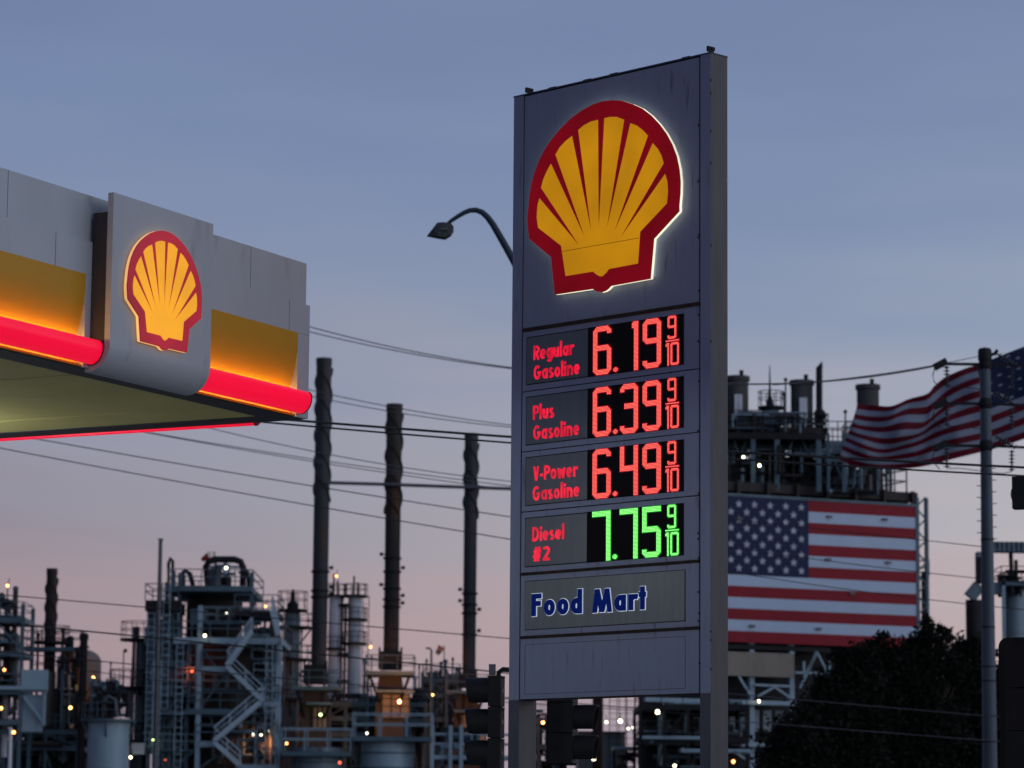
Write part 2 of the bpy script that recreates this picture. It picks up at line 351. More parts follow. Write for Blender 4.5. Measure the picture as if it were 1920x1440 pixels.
# ---- price rows ----
def bitmap(d, C, R, t):
    mid = round(R*.46); M_ = set()
    def rect(c0, c1, r0, r1):
        for c in range(max(0, c0), min(C, c1)):
            for r in range(max(0, r0), min(R, r1)): M_.add((c, r))
    top = lambda: rect(0, C, 0, t); bot = lambda: rect(0, C, R-t, R); midd = lambda a=0, b=C: rect(a, b, mid-t//2, mid-t//2+t)
    ul = lambda: rect(0, t, 0, mid); ll = lambda: rect(0, t, mid, R); ur = lambda: rect(C-t, C, 0, mid+1); lr = lambda: rect(C-t, C, mid, R)
    def cut(cx, cy, k):
        for a in range(k):
            for b in range(k-a):
                M_.discard((a if cx == 0 else C-1-a, b if cy == 0 else R-1-b))
    k = max(1, t-1); hook = round(t*1.6)
    if d == '6': top(); ul(); ll(); bot(); lr(); midd(); rect(C-t, C, 0, hook); [cut(a, b, k) for a, b in ((0, 0), (1, 0), (0, 1), (1, 1))]; [M_.discard((C-1-a, mid-t//2+b)) for a in range(k) for b in range(k-a)]
    if d == '9': top(); ul(); ur(); lr(); bot(); midd(); rect(0, t, R-hook, R); [cut(a, b, k) for a, b in ((0, 0), (1, 0), (0, 1), (1, 1))]; [M_.discard((a, mid-t//2+t-1-b)) for a in range(k) for b in range(k-a)]
    if d == '3': top(); ur(); lr(); bot(); midd(round(C*.22)); rect(0, t, 0, hook); rect(0, t, R-hook, R); [cut(a, b, k) for a, b in ((0, 0), (1, 0), (0, 1), (1, 1))]
    if d == '4': ul(); midd(); ur(); lr(); rect(0, C, mid+1, mid+2)
    if d == '1': rect(C-t, C, 0, R); rect(C-t-max(2, t//2), C-t, 0, t+1); M_.discard((C-t-max(2, t//2), 0))
    if d == '7': top(); ur(); lr()
    if d == '5': top(); ul(); midd(); lr(); bot(); rect(0, t, R-hook, R); cut(0, 1, k); cut(1, 1, k); [M_.discard((C-1-a, mid-t//2+b)) for a in range(k) for b in range(k-a)]
    if d == '0': top(); bot(); rect(0, t, 0, R); rect(C-t, C, 0, R); [cut(a, b, k) for a, b in ((0, 0), (1, 0), (0, 1), (1, 1))]
    return M_
def dots(mbd, mbg, M_, x0, x1, z0, z1, C, R, y):
    pw = (x1-x0)/C; ph = (z1-z0)/R; r = .36
    for c, rr in M_:
        cx, cz = x0+(c+.5)*pw, z1-(rr+.5)*ph
        mbd.add([(cx+r*pw*math.cos(k*PI/3), y-.004, cz+r*ph*math.sin(k*PI/3)) for k in range(6)], [(0, 1, 2, 3, 4, 5)])
    for c, rr in M_:                                   # dim emissive backing, wider than the dots, painted as their glow
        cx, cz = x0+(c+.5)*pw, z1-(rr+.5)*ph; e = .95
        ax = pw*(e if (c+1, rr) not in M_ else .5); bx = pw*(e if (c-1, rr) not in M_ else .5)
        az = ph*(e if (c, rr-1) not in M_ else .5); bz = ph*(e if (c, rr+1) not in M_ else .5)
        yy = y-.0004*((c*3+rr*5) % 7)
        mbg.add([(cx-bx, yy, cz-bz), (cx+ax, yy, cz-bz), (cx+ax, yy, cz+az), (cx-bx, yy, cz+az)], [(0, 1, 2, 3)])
REDD = mat('red_diode', (.1, .01, .01), .5, em=(1.5, .24, .17), es=1.3)
REDG = mat('red_led_glow', (.05, .004, .006), .5, em=(.55, .003, .025), es=.7)
GRND = mat('green_diode', (.02, .1, .01), .5, em=(.6, 1.7, .45), es=1.2)
GRNG = mat('green_led_glow', (.004, .05, .006), .5, em=(.008, .5, .03), es=.75)
px_l = [988.6, 988.0, 987.6, 987.2, 985.4]
tz = [(634.4, 720.6), (746, 833.7), (859, 947), (972.8, 1061.9), (1090.8, 1180.7)]
xt0 = S(988.5, 680)[0]; xt1 = S(1103.2, 680)[0]; xd1 = S(1282.3, 660)[0]
rows = [('6. 19', 'red'), ('6.39', 'red'), ('6.49', 'red'), ('7.75', 'green')]
prices = ['619', '639', '649', '775']
texts = [[('Regular', 220, 620, 510, 3), ('Gasoline', 222, 682, 708, 3)], [('Plus', 215, 427, 1108, 3), ('Gasoline', 218, 677, 1308, 3)],
         [('V-Power', 218, 658, 437, 4), ('Gasoline', 213, 680, 636, 4)], [('Diesel', 208, 527, 1043, 4), ('#2', 213, 385, 1243, 4)]]
def z3(x, y, k):
    return (960+x/5.3333, (580 if k == 3 else 820)+y/5.3333)
for i in range(4):
    zt = S(988.2, tz[i][0])[1]; zb = S(988.0, tz[i][1])[1]; pn = panels[i+1]
    MB().box(xt0-.010, xt1-.002, -.003, 0, zb-.010, zt+.010).build('insert_seal', BLACK, pn, world=False)
    ins = MB().box(xt0, xt1-.004, -.006, -.003, zb, zt).build('grade_insert', TXTP, pn, world=False)
    led = MB().box(xt1, xd1, -.007, 0, zb-.012, zt+.012).build('led_display', LEDB, pn, world=False)
    for j, (tx, a, b, base, k) in enumerate(texts[i]):
        xa, z0 = S(*z3(a, base, k)); xb = S(*z3(b, base-60*(b-a)/460, k))[0]
        capm = S(*z3(a, base-143, k))[1]-z0
        lm = text_mesh(tx, xa, xb, z0, capm, .19, -.006, .003)
        lm.build('lettering', LETR, pn, world=False)
    D, G = MB(), MB(); H = zt-zb+.024; zlo = zb-.012+H*.012; zhi = zt+.012-H*.012
    wpx = xd1-xt1
    def X(px): return S(px, 660)[0]
    big = [(1113.5, 1147.5), (1164.5, 1198), (1206.5, 1241)]
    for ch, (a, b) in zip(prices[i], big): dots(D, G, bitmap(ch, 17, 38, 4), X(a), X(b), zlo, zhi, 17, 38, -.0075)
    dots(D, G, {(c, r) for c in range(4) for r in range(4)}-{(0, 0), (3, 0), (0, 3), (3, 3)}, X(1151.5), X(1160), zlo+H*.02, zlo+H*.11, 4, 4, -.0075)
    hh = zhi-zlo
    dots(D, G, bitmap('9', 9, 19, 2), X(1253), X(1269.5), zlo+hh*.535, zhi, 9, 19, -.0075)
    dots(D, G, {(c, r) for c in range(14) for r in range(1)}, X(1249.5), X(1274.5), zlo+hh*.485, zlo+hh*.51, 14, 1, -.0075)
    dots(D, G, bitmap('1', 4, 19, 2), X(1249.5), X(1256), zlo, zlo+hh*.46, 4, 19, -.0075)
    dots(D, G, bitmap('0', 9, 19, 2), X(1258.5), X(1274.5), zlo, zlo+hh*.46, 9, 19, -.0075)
    rd = i < 3
    # painted glow and diodes are one lit price
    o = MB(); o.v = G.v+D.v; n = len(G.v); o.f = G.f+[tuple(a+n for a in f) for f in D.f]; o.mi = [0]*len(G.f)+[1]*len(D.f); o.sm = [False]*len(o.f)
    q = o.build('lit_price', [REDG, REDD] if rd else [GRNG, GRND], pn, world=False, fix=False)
    q['label'] = 'green LED price digits' if not rd else 'red LED price digits'
# ---- shop panel ----
pn = panels[5]
xa = S(985.4, 1135)[0]; xb = S(1284.3, 1110)[0]; zt = S(985.4, 1090.8)[1]; zb = S(985.4, 1180.7)[1]
MB().box(xa-.007, xb+.007, -.003, 0, zb-.007, zt+.007).build('insert_seal', BLACK, pn, world=False)
MB().box(xa, xb, -.006, -.003, zb, zt).build('shop_insert', FOODP, pn, world=False)
fx0, fz = S(950+222/4.571, 1040+530/4.571); fx1 = S(950+1206/4.571, 1040+468/4.571)[0]; capf = S(950+222/4.571, 1040+338/4.571)[1]-fz
text_mesh('Food Mart', fx0, fx1, fz, capf, .235, -.006, .003, gap=.13, extra=.024).build('lettering_outline', FOODW, pn, world=False)
text_mesh('Food Mart', fx0, fx1, fz, capf, .225, -.012, .004, gap=.13*1.0).build('lettering', FOODB, pn, world=False)
pn = panels[6]
xa = S(984.6, 1255)[0]; xb = S(1284.3, 1230)[0]; zt = S(984.6, 1209.5)[1]; zb = S(983.3, 1301.4)[1]
fr = MB()
for a, b, c, d in ((xa-.003, xb+.003, zt, zt+.005), (xa-.003, xb+.003, zb-.005, zb), (xa-.006, xa-.001, zb, zt), (xb+.001, xb+.006, zb, zt)): fr.box(a, b, -.0015, 0, c, d)
fr.build('insert_seam', POSTD, pn, world=False)
# ---- shell emblem, traced once and used on both signs ----
def A1(x, y): return (950+x/5.3333, 160+y/5.3333)
def A2(x, y): return (960+x/5.3333, 380+y/5.3333)
outer = [A1(*p) for p in ((1060, 148), (1150, 155), (1250, 185), (1350, 230), (1440, 300), (1520, 385), (1590, 480), (1650, 590), (1695, 710), (1722, 840), (1733, 960), (1731, 1080), (1720, 1200))] + \
        [A2(*p) for p in ((1668, 85), (1415, 360), (1380, 760), (985, 832), (955, 865), (925, 885), (890, 895), (850, 888), (825, 875), (805, 862), (428, 918), (390, 545), (172, 360), (158, 250), (153, 150))] + \
        [A1(*p) for p in ((213, 1250), (225, 1120), (245, 1000), (275, 880), (320, 760), (380, 640), (455, 530), (540, 430), (640, 330), (750, 250), (860, 190), (960, 158))]
yellow = [A2(490, 430), A2(260, 250), A2(247, 150), A1(303, 1260), A1(310, 1190), A1(327, 1130), A2(680, 440)] + \
         [A1(343, 1025), A1(365, 940), A1(400, 860), A1(442, 785), A2(733, 362)] + \
         [A1(487, 692), A1(530, 620), A1(590, 555), A1(652, 507), A2(797, 318)] + \
         [A1(715, 447), A1(770, 400), A1(840, 362), A1(912, 344), A2(865, 290)] + \
         [A1(976, 328), A1(1030, 316), A1(1100, 316), A1(1173, 343), A2(940, 290)] + \
         [A1(1236, 378), A1(1300, 402), A1(1360, 448), A1(1410, 503), A2(1010, 318)] + \
         [A1(1460, 578), A1(1510, 635), A1(1545, 700), A1(1568, 778), A2(1072, 365)] + \
         [A1(1583, 887), A1(1605, 960), A1(1611, 1060), A1(1600, 1180)] + \
         [A2(*p) for p in ((1280, 290), (1258, 608), (968, 662), (940, 700), (905, 733), (880, 737), (850, 722), (808, 688), (535, 733))]
SH = -.028-min((abs(S(1274.9, 357, -.028-d/1000)[0]-S(1280.6, 357, -.028)[0]), d) for d in range(5, 300))[1]/1000                                              # the emblem's face stands this far in front of the panel
OUT = [S(px, py, SH) for px, py in outer]; YLW = [S(px, py, SH-.004) for px, py in yellow]
ox = sum(p[0] for p in OUT)/len(OUT); zmin = min(p[1] for p in OUT); zmax = max(p[1] for p in OUT); xmin = min(p[0] for p in OUT); xmax = max(p[0] for p in OUT)
print('SHELL w', xmax-xmin, 'h', zmax-zmin)
def shell(parent, tr, y0, y1, mats):
    o = [tr(p) for p in OUT]; yl = [tr(p) for p in YLW]
    mb = MB().prism(o, y0, y0+.012); fc = mb.build('emblem_face', mats[0], parent, world=False)
    MB().prism(yl, y0-.004, y0-.0005).build('emblem_flutes', mats[1], fc, world=False)
    n = len(o); rm = MB(); vs = [(x, y, z) for y in (y0+.0125, y1) for x, z in o]
    rm.add(vs, [(i, (i+1) % n, (i+1) % n+n, i+n) for i in range(n)])
    rm.build('emblem_rim', mats[2], parent, world=False)
    cx = sum(p[0] for p in o)/n; cz = sum(p[1] for p in o)/n; oi = [(cx+(x-cx)*.97, cz+(z-cz)*.97) for x, z in o]
    MB().prism(oi, y1-.004, y1).build('halo_lamp', mats[3], parent, world=False)
shell(sign, lambda p: p, SH, -.028, (RED, YEL, RIM, HALO))
# seam line across the emblem
xa, za = S(*A2(500, 488), SH-.006); xb, zb_ = S(*A2(1270, 352), SH-.006)
part('emblem_seam', MB().beam((xa, SH-.005, za), (xb, SH-.005, zb_), .003, .004), mat('seam_brown', (.15, .07, .01), .6), sign)
# ------------------------------------------------------------------ filling station canopy
YC = 1.0877
_c = Q(577.5, 785.5, 29.0); CO = Vector((_c.x, _c.y, 0))
C, CX, CZ = frame(CO, YC)
can = thing('station_canopy', 'filling station canopy with grey fascia, yellow cove and glowing red light bar', 'canopy', CO, YC)
WHT = mat('fascia_white', (.375, .42, .455), .45, .1, .07, 1.2, (1, 1, .35), spots=((.27, .29, .31), .60, 3))
YCV = mat('cove_yellow', (.46, .25, .016), .45, 0, .05, 2)
TUB = mat('red_light_tube', (.5, .01, .05), .3, 0, .03, em=(.80, .001, .026), es=.92, emvar=(.06, .8))
DRK = mat('dark_flashing', (.035, .038, .042), .6, 0, .2)
SOF = mat('soffit_panel', (.52, .47, .17), .5, .1, .08, 1.5)
zB = C(577.5, 785.5)[1]; zLT = C(582, 573.75)[1]; zPT = C(575, 494.5, .03)[1]; xP = C(574.3, 530, .03)[0]
xE, zY = C(558.75, 623.75)
prof = [CX(px, py, xE) for px, py in ((558.4, 640), (557.6, 655), (555.5, 675), (552.5, 692), (548.8, 708), (543.5, 727))]
prof = [(0, zY)] + [(max(0.002, a), b) for a, b in prof]
yb0, zb0 = CX(537.5, 775.75, xE); dl0 = prof[-1]
prof += [(dl0[0]+.020, dl0[1]-.06), (dl0[0]+.022, dl0[1]-.12), (dl0[0], zB+.06), (.055, zB+.012)]
print('CANOPY zB', zB, 'zLT', zLT, 'zPT', zPT, 'xP', xP, 'xE', xE, 'prof', [tuple(round(v, 3) for v in p) for p in prof])
def cpart(name, mb, mt, parent=can, label=None):
    o = mb.build(name, mt, parent, world=False)
    if label: o['label'] = label
    return o
X0, Y1 = -16.0, 13.0
# the shell pylon in front of the fascia
xb_ = C(169.7, 395.3, .03)[0]
yp = -min((abs(C(212.7, 385, -d/1000)[0]-(xb_-.005)), d) for d in range(20, 700))[1]/1000
yk = CX(201.3, 372, xb_-.005)[0]
xr_ = C(400.1, 419.5, yp)[0]; xl_ = xb_-.005; zt_ = C(212.7, 360.2, yp)[1]
print('PYLON yp', yp, 'back', yk, 'x', xl_, xr_, 'ztop', zt_)
cv = [CX(px, py, xr_) for px, py in ((392, 690), (390.3, 704), (387.2, 716), (382, 726), (374, 733.75))]
z0c = cv[0][1]; R_c = min(.30, max(.12, z0c-cv[-1][1]+.03))
pr = [(yp, zt_), (yp, z0c)] + [(yp+R_c-R_c*math.cos(a), z0c-R_c*math.sin(a)) for a in [PI/2*i/10 for i in range(1, 11)]] + [(.04, z0c-R_c)]
inn = [(.04, z0c-R_c+.05)] + [(yp+R_c-(R_c-.05)*math.cos(a), z0c-(R_c-.05)*math.sin(a)) for a in [PI/2*i/10 for i in range(10, 0, -1)]] + [(yp+.055, z0c), (yp+.055, zt_)]
yzf = lambda a, x, b: (x, a, b)
print('pylon bottom z', z0c-R_c, 'zB', zB)
pyl = cpart('emblem_board', MB().prism(pr+inn, xl_, xr_, yzf), WHT)
xbr = xr_-.05
MB().box(xb_, xbr, yp+.056, .0, z0c-.02, zt_-.16).build('board_box', DRK, pyl, world=False)
# fascia panels
def seams(px, py): return C(px, py)[0]
xs1 = seams(542.5, 590); xs2 = C(470, 510, .03)[0]; xs3 = C(14.5, 360, .03)[0]
g_ = .004
cuts = sorted([0, xs1, xs1-(xs2-xs3), X0])
for a, b in zip(cuts[:-1], cuts[1:]): cpart('fascia_panel', MB().box(a+g_, b-(g_ if b else 0), 0, .04, zY, zLT), WHT)
cuts = sorted([xP, xs2, xs3, xs3-(xs2-xs3), X0])
for a, b in zip(cuts[:-1], cuts[1:]): cpart('parapet_panel', MB().box(a+g_, b-(g_ if b != xP else 0), .03, .07, zLT+.003, zPT), WHT)
cpart('fascia_core', MB().box(X0, -.05, .14, .40, zB+.035, zLT-.01).box(X0, xP-.01, .071, .40, zLT-.009, zPT-.02), DRK)
xw = C(161, 512.8)[0]
ends = [(xE, 0), (xw, xr_-.10)]
for a, b in ends:
    cpart('fascia_end_block', MB().box(a, b, .0, .04, zB, zY-.002).box(a, b, .0401, .139, zB+.002, zY-.004), WHT)
for a, b in ((xr_-.10, xE), (X0, xw)):
    mb = MB(); n = len(prof)
    vs = [(x, y, z) for x in (a, b) for y, z in prof]
    mb.add(vs, [(i, i+1, i+1+n, i+n) for i in range(n-1)], True)
    cpart('yellow_cove', mb, YCV)
    # bottom lip of the cove, yellow too
    cpart('cove_lip', MB().box(a, b, .02, prof[-1][0]+.02, zB+.006, zB+.0195), YCV)
# the far side of the corner (facing away) and the rest of the box
cpart('side_fascia', MB().box(-.04, 0, .041, Y1, zB, zLT).box(-.08, -.0405, .08, Y1, zLT+.003, zPT), WHT)
cpart('roof_deck', MB().box(X0, -.1, .31, Y1, zPT-.35, zPT-.30), DRK)
# light bars
tp = [CX(px, py, -.17) for px, py in ((580, 735.6), (583.5, 739), (585, 744), (584.6, 752), (582, 761), (577.5, 768.5), (571, 774), (566, 776))]
tp = [(a, b) for a, b in tp]; print('TUBE', [tuple(round(v, 3) for v in p) for p in tp])
ty0, tzt = tp[0]; tzb = tp[-1][1]; ymin = min(p[0] for p in tp); 
zc = (tzt+tzb)/2
tubp = [(.0, tzt-.05), (ty0+.03, tzt-.006)] + tp + [(tp[-1][0]+.03, tzb+.006)]
xt_r = -.17
def light_bar(a, b, f=yzf):
    o = cpart('light_bar', MB().prism(tubp, a, b, f), TUB, label='glowing red light bar')
    for e, s_ in ((a, -1), (b, 1)):
        pe = [(y-.006, zc+(z-zc)*1.04) for y, z in tubp]
        MB().prism(pe, min(e, e+s_*.012), max(e, e+s_*.012), f).build('end_cap', mat('red_cap', (.25, .01, .02), .4), o, world=False)
light_bar(xr_-.02, xt_r-.013); light_bar(X0, xl_-.013)
sidef = lambda a, x, b: (-a+.03, x, b-.045)
yst = CZ(528, 795, zB+.05)[1]
light_bar(yst, Y1, sidef)
# warm lamps hidden between bar and cove
COVL = mat('cove_lamp', (.9, .8, .6), .4, 0, .02, em=(1, .62, .16), es=26)
for a, b in ((xr_-.08, xE-.01), (X0, xw-.01)):
    cpart('cove_lamp', MB().box(a, b, .030, .045, tzt-.035, tzt-.015), COVL)
    cpart('cove_lamp', MB().box(a, b, .045, .055, tzb+.03, tzb+.04), mat('cove_lamp_low', (.9, .8, .6), .4, 0, .02, em=(1, .45, .08), es=5))
# underside
wb = CZ(380, 757, zB)[1]; print('border', wb)
wb = max(.1, min(wb, .6))
cpart('soffit_border', MB().box(X0, 0, .05, wb, zB-.004, zB+.03).box(-wb, 0, wb+.001, Y1, zB-.004, zB+.03), DRK)
xsm = CZ(100, 784, zB)[0]; print('soffit seam x', xsm)
xx = -wb
for k in range(6):
    nx = xsm if k == 0 else xx-2.2
    cpart('soffit_panel', MB().box(nx+.025, xx, wb, Y1, zB+.004, zB+.05), SOF); xx = nx
cpart('column', MB().box(-8.2, -7.7, 5.2, 5.7, 0, zB), WHT)
LENS = mat('downlight_lens', (.8, .8, .7), .3, 0, .02, em=(.95, 1, .62), es=9)
for lx, ly, en in ((-1.6, 3.7, 105), (-7.4, 5.6, 25), (-1.9, 10.4, 30), (-7.4, 10.4, 25)):
    d = cpart('downlight', MB().box(lx-.25, lx+.25, ly-.25, ly+.25, zB-.10, zB+.0), WHT)
    MB().box(lx-.22, lx+.22, ly-.22, ly+.22, zB-.20, zB-.101).build('lens', LENS, d, world=False)
    a = bpy.data.lights.new('downlight', 'POINT'); a.energy = en; a.shadow_soft_size = .2; a.color = (.90, .96, 1)  # bare point added below each unseen lens to brighten soffit and forecourt
    ao = bpy.data.objects.new('soffit_fill_light', a); COL.objects.link(ao); ao.parent = can; ao.location = (lx, ly, zB-.36)
# emblem on the board
yf = yp-.012-min((abs(C(239.2, 547.8, yp-.012-d/1000)[0]-C(232.2, 547.8, yp-.012)[0]), d) for d in range(5, 300))[1]/1000
print('canopy emblem face y', yf)
xl3 = C(239.2, 540, yf)[0]; xr3 = C(379.2, 560, yf)[0]; zt3 = C(304, 430.8, yf)[1]; zb3 = C(263.4, 639.5, yf)[1]
zbo = S(*A2(428, 918), SH)[1]
sxk = (xr3-xl3)/(xmax-xmin); szk = (zt3-zb3)/(zmax-zbo); print('emblem scale', sxk, szk)
shell(pyl, lambda p: (xl3+(p[0]-xmin)*sxk, zb3+(p[1]-zbo)*szk), yf, yp-.012, (RED2, YEL2, RIM2, HALO2))
# ------------------------------------------------------------------ refinery kit
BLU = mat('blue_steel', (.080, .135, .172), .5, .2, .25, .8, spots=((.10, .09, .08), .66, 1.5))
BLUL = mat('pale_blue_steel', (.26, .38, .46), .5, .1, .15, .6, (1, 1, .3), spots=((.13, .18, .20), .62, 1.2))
DST = mat('dark_steel', (.018, .020, .024), .6, .3, .4, 1)
BRN = mat('brown_insulation', (.042, .038, .038), .7, 0, .35, .5, (1, 1, .4), spots=((.025, .018, .016), .58, 1))
TAN = mat('tan_cladding', (.24, .22, .19), .6, .1, .2, .4, (1, 1, .3), spots=((.17, .15, .12), .6, .8))
PIPE = mat('grey_pipe', (.11, .12, .135), .5, .4, .3, 1)
VESW = mat('white_vessel', (.62, .68, .74), .45, .1, .12, .5, (1, 1, .2), spots=((.28, .30, .32), .6, 1))
VESB = mat('bluegrey_vessel', (.15, .22, .265), .5, .2, .25, .5, (1, 1, .2), spots=((.06, .07, .075), .6, 1))
STK = mat('stack_steel', (.045, .052, .06), .6, .2, .3, .6, (1.5, 1.5, .12), spots=((.085, .05, .03), .56, 1.1))
RST = mat('rusty_stack', (.05, .045, .042), .75, .2, .4, .5, (1.5, 1.5, .12), spots=((.11, .045, .02), .55, 1.0))
STR = mat('stair_steel', (.34, .46, .54), .5, .1, .12, .6)
def lampmat(nm, c, s): return mat(nm, (.8, .8, .8), .5, 0, .01, em=c, es=s)
LM = {'w': lampmat('lamp_white', (1, .90, .55), 9), 'y': lampmat('lamp_yellow', (1, .58, .15), 8), 'o': lampmat('lamp_orange', (1, .36, .09), 8),
      'g': lampmat('lamp_green', (.72, 1, .32), 8), 'p': lampmat('lamp_pale', (1, .95, .72), 6), 'r': lampmat('lamp_red', (1, .10, .04), 3)}
def MPP(Y): return Y/FPX*1.01
def lamp(t, px, py, Y, c='w', r=.145, light=0):
    p = Q(px, py, Y); k = r*random.uniform(.50, .85)*Y/250
    b = MB().beam(p+Vector((0, .1, k)), p+Vector((0, .9, k+.5)), .05).box(p.x-k*.8, p.x+k*.8, p.y-.05, p.y+.3, p.z+k, p.z+k+.08).build('lamp', DST, t)
    MB().ball(p, k, 6).build('bulb', LM[c], b)
    if light:
        a = bpy.data.lights.new('plant_lamp', 'SPOT'); a.energy = light; a.spot_size = math.radians(130); a.spot_blend = .6; a.color = {'o': (1, .33, .09), 'w': (1, .85, .6), 'g': (.7, 1, .4), 'y': (1, .7, .3), 'r': (1, .15, .05)}[c]; a.shadow_soft_size = .3
        o = bpy.data.objects.new('plant_light', a); COL.objects.link(o); r_ = t; o.parent = t; o.location = Vector((p.x, p.y-.9, p.z+.2))-t.location; o.rotation_euler = (math.radians(80), 0, 0)
def plant(name, label, cat, px, Y, group=None):
    b = Q(px, 1500, Y); return thing(name, label, cat, (b.x, Y, 0), 0, group)
def deck(mb, px0, px1, py, Y, dep, th=.35):
    a, b = Q(px0, py, Y), Q(px1, py, Y); z = (a.z+b.z)/2
    mb.box(a.x, b.x, Y, Y+dep, z-th, z); return a.x, b.x, z
def rail(mb, x0, x1, z, Y, dep, h=1.1, sp=1.6, w=.06, sides=True):
    n = max(1, round((x1-x0)/sp))
    for yy in (Y, Y+dep):
        for i in range(n+1): mb.beam((x0+(x1-x0)*i/n, yy, z), (x0+(x1-x0)*i/n, yy, z+h), w)
        for k in (1, .55): mb.beam((x0, yy, z+h*k), (x1, yy, z+h*k), w)
    if sides:
        for xx in (x0, x1):
            for k in (1, .55): mb.beam((xx, Y, z+h*k), (xx, Y+dep, z+h*k), w)
def col(mb, px, py0, py1, Y, w=.3):
    a = Q(px, (py0+py1)/2, Y); mb.box(a.x-w/2, a.x+w/2, Y-w/2, Y+w/2, Q(px, py1, Y).z if py1 < 1440 else 0, Q(px, py0, Y).z)
def ringdeck(t, c, r, z, wd=1.1, brk=True, mt=None, a0=0, a1=360, h=1.1):
    d = MB(); n = 20
    d.lathe((c[0], c[1]), [(r, z-.18), (r+wd, z-.18), (r+wd, z), (r, z)], n, False)
    d.build('platform', mt or BLU, t)
    rl = MB()
    for k in range(n):
        an = 2*PI*k/n; x, y = c[0]+(r+wd-.05)*math.cos(an), c[1]+(r+wd-.05)*math.sin(an)
        if k % 2 == 0: rl.beam((x, y, z), (x, y, z+h), .05)
        if brk and k % 5 == 0: rl.beam((x, y, z-.1), (c[0]+r*math.cos(an), c[1]+r*math.sin(an), z-1.4), .12)
    rl.ring(c, r+wd-.05, z+h, .06); rl.ring(c, r+wd-.05, z+h*.55, .05)
    rl.build('handrail', mt or BLU, t)
def vessel(t, px, rpx, py0, py1, Y, mt, name='vessel', dome=True, n=20):
    a = Q(px, (py0+py1)/2, Y); r = rpx*MPP(Y); z1 = Q(px, py0, Y).z; z0 = 0 if py1 >= 1440 else Q(px, py1, Y).z
    p = [(r, z0)] + ([(r, z1-r*.6)]+[(r*math.cos(PI/2*i/6), z1-r*.6+r*.6*math.sin(PI/2*i/6)) for i in range(1, 6)]+[(.02, z1)] if dome else [(r, z1)])
    hh = z1-z0; k = int(hh/3)
    q = [(r, z0)]
    for i in range(1, k): q += [(r, z0+hh*i/k-.05), (r+.04, z0+hh*i/k-.05), (r+.04, z0+hh*i/k+.05), (r, z0+hh*i/k+.05)] if z0+hh*i/k < z1-r*.8 else []
    MB().lathe((a.x, a.y), q+p[1:], n).build(name, mt, t)
    return a, r, z0, z1
def ladder(mb, x, Y, z0, z1, w=.45):
    for s in (-1, 1): mb.beam((x+s*w/2, Y, z0), (x+s*w/2, Y, z1), .06)
    z = z0
    while z < z1: mb.beam((x-w/2, Y, z), (x+w/2, Y, z), .04); z += .5
def piping(t, px0, px1, py0, py1, Y, dep, n, seed, mt=None, rmax=.20, name='pipe'):
    n = int(n*1.6); rnd = random.Random(seed); mb = MB(); tot = MB()
    for i in range(n):
        mb = MB()
        x = rnd.uniform(px0, px1); y = rnd.uniform(py0, py1); YY = Y+rnd.uniform(0, dep); r = rnd.uniform(.06, rmax)
        p = [Q(x, y, YY)]
        for k in range(rnd.choice((2, 3, 4))):
            d = rnd.choice('xxyzzz'); l = p[-1].copy()
            if d == 'x': l.x = Q(rnd.uniform(px0, px1), 1200, YY).x
            elif d == 'z': l.z = Q(960, rnd.uniform(py0, py1), YY).z
            else: l.y += rnd.uniform(-dep/2, dep/2)
            if (l-p[-1]).length > .5: p.append(l)
        if len(p) > 1:
            for a, b in zip(p[:-1], p[1:]): mb.tube([a, b], r, 8)
            for q in p[1:-1]: mb.ball(q, r*1.15, 6)
            mb.build(name, mt or rnd.choice((PIPE, DST, BLU, BRN, DST, VESB, BLUL)), t)
def rack(t, cols, levels, Y, dep, mt=BLU, w=.28, seed=1, brace=True, ybot=1440, top=None, rails=True, decks=True, bays=None):
    """steel frame: cols = pixel columns, levels = pixel rows of its floors"""
    rnd = random.Random(seed); X = [Q(c, 1250, Y).x for c in cols]; Z = [Q(960, l, Y).z for l in levels]
    zt = Q(960, top, Y).z if top else Z[0]; z0 = 0 if ybot >= 1440 else Q(960, ybot, Y).z
    for x in X:
        for yy in (Y, Y+dep): MB().box(x-w/2, x+w/2, yy-w/2, yy+w/2, z0, zt).build('steel_column', mt, t)
    for z in Z:
        b = MB()
        for yy in (Y, Y+dep): b.box(X[0]-w/2, X[-1]+w/2, yy-w*.6, yy+w*.6, z-.42, z-.02)
        for x in X: b.box(x-w*.4, x+w*.4, Y+w*.6, Y+dep-w*.6, z-.40, z-.04)
        b.build('floor_beam', mt, t)
        if decks: MB().box(X[0], X[-1], Y+.2, Y+dep-.2, z-.02, z+.04).build('grating', DST, t)
        if rails: r = MB(); rail(r, X[0], X[-1], z+.04, Y, dep); r.build('handrail', mt, t)
    if brace:
        zz_ = sorted(Z+[max(z0, Z[-1]-8)])
        for lo, hi in zip(zz_[:-1], zz_[1:]):
            for i in range(len(X)-1):
                k = rnd.random(); yy = Y if k < .6 else Y+dep
                b = MB()
                if k < .35: b.beam((X[i], yy, lo), (X[i+1], yy, hi-.4), .12)
                elif k < .7: b.beam((X[i+1], yy, lo), (X[i], yy, hi-.4), .12)
                else:
                    m_ = (X[i]+X[i+1])/2; b.beam((X[i], yy, lo), (m_, yy, hi-.4), .12); b.beam((X[i+1], yy, lo), (m_, yy, hi-.4), .12)
                b.build('brace', mt, t)
    return X, Z
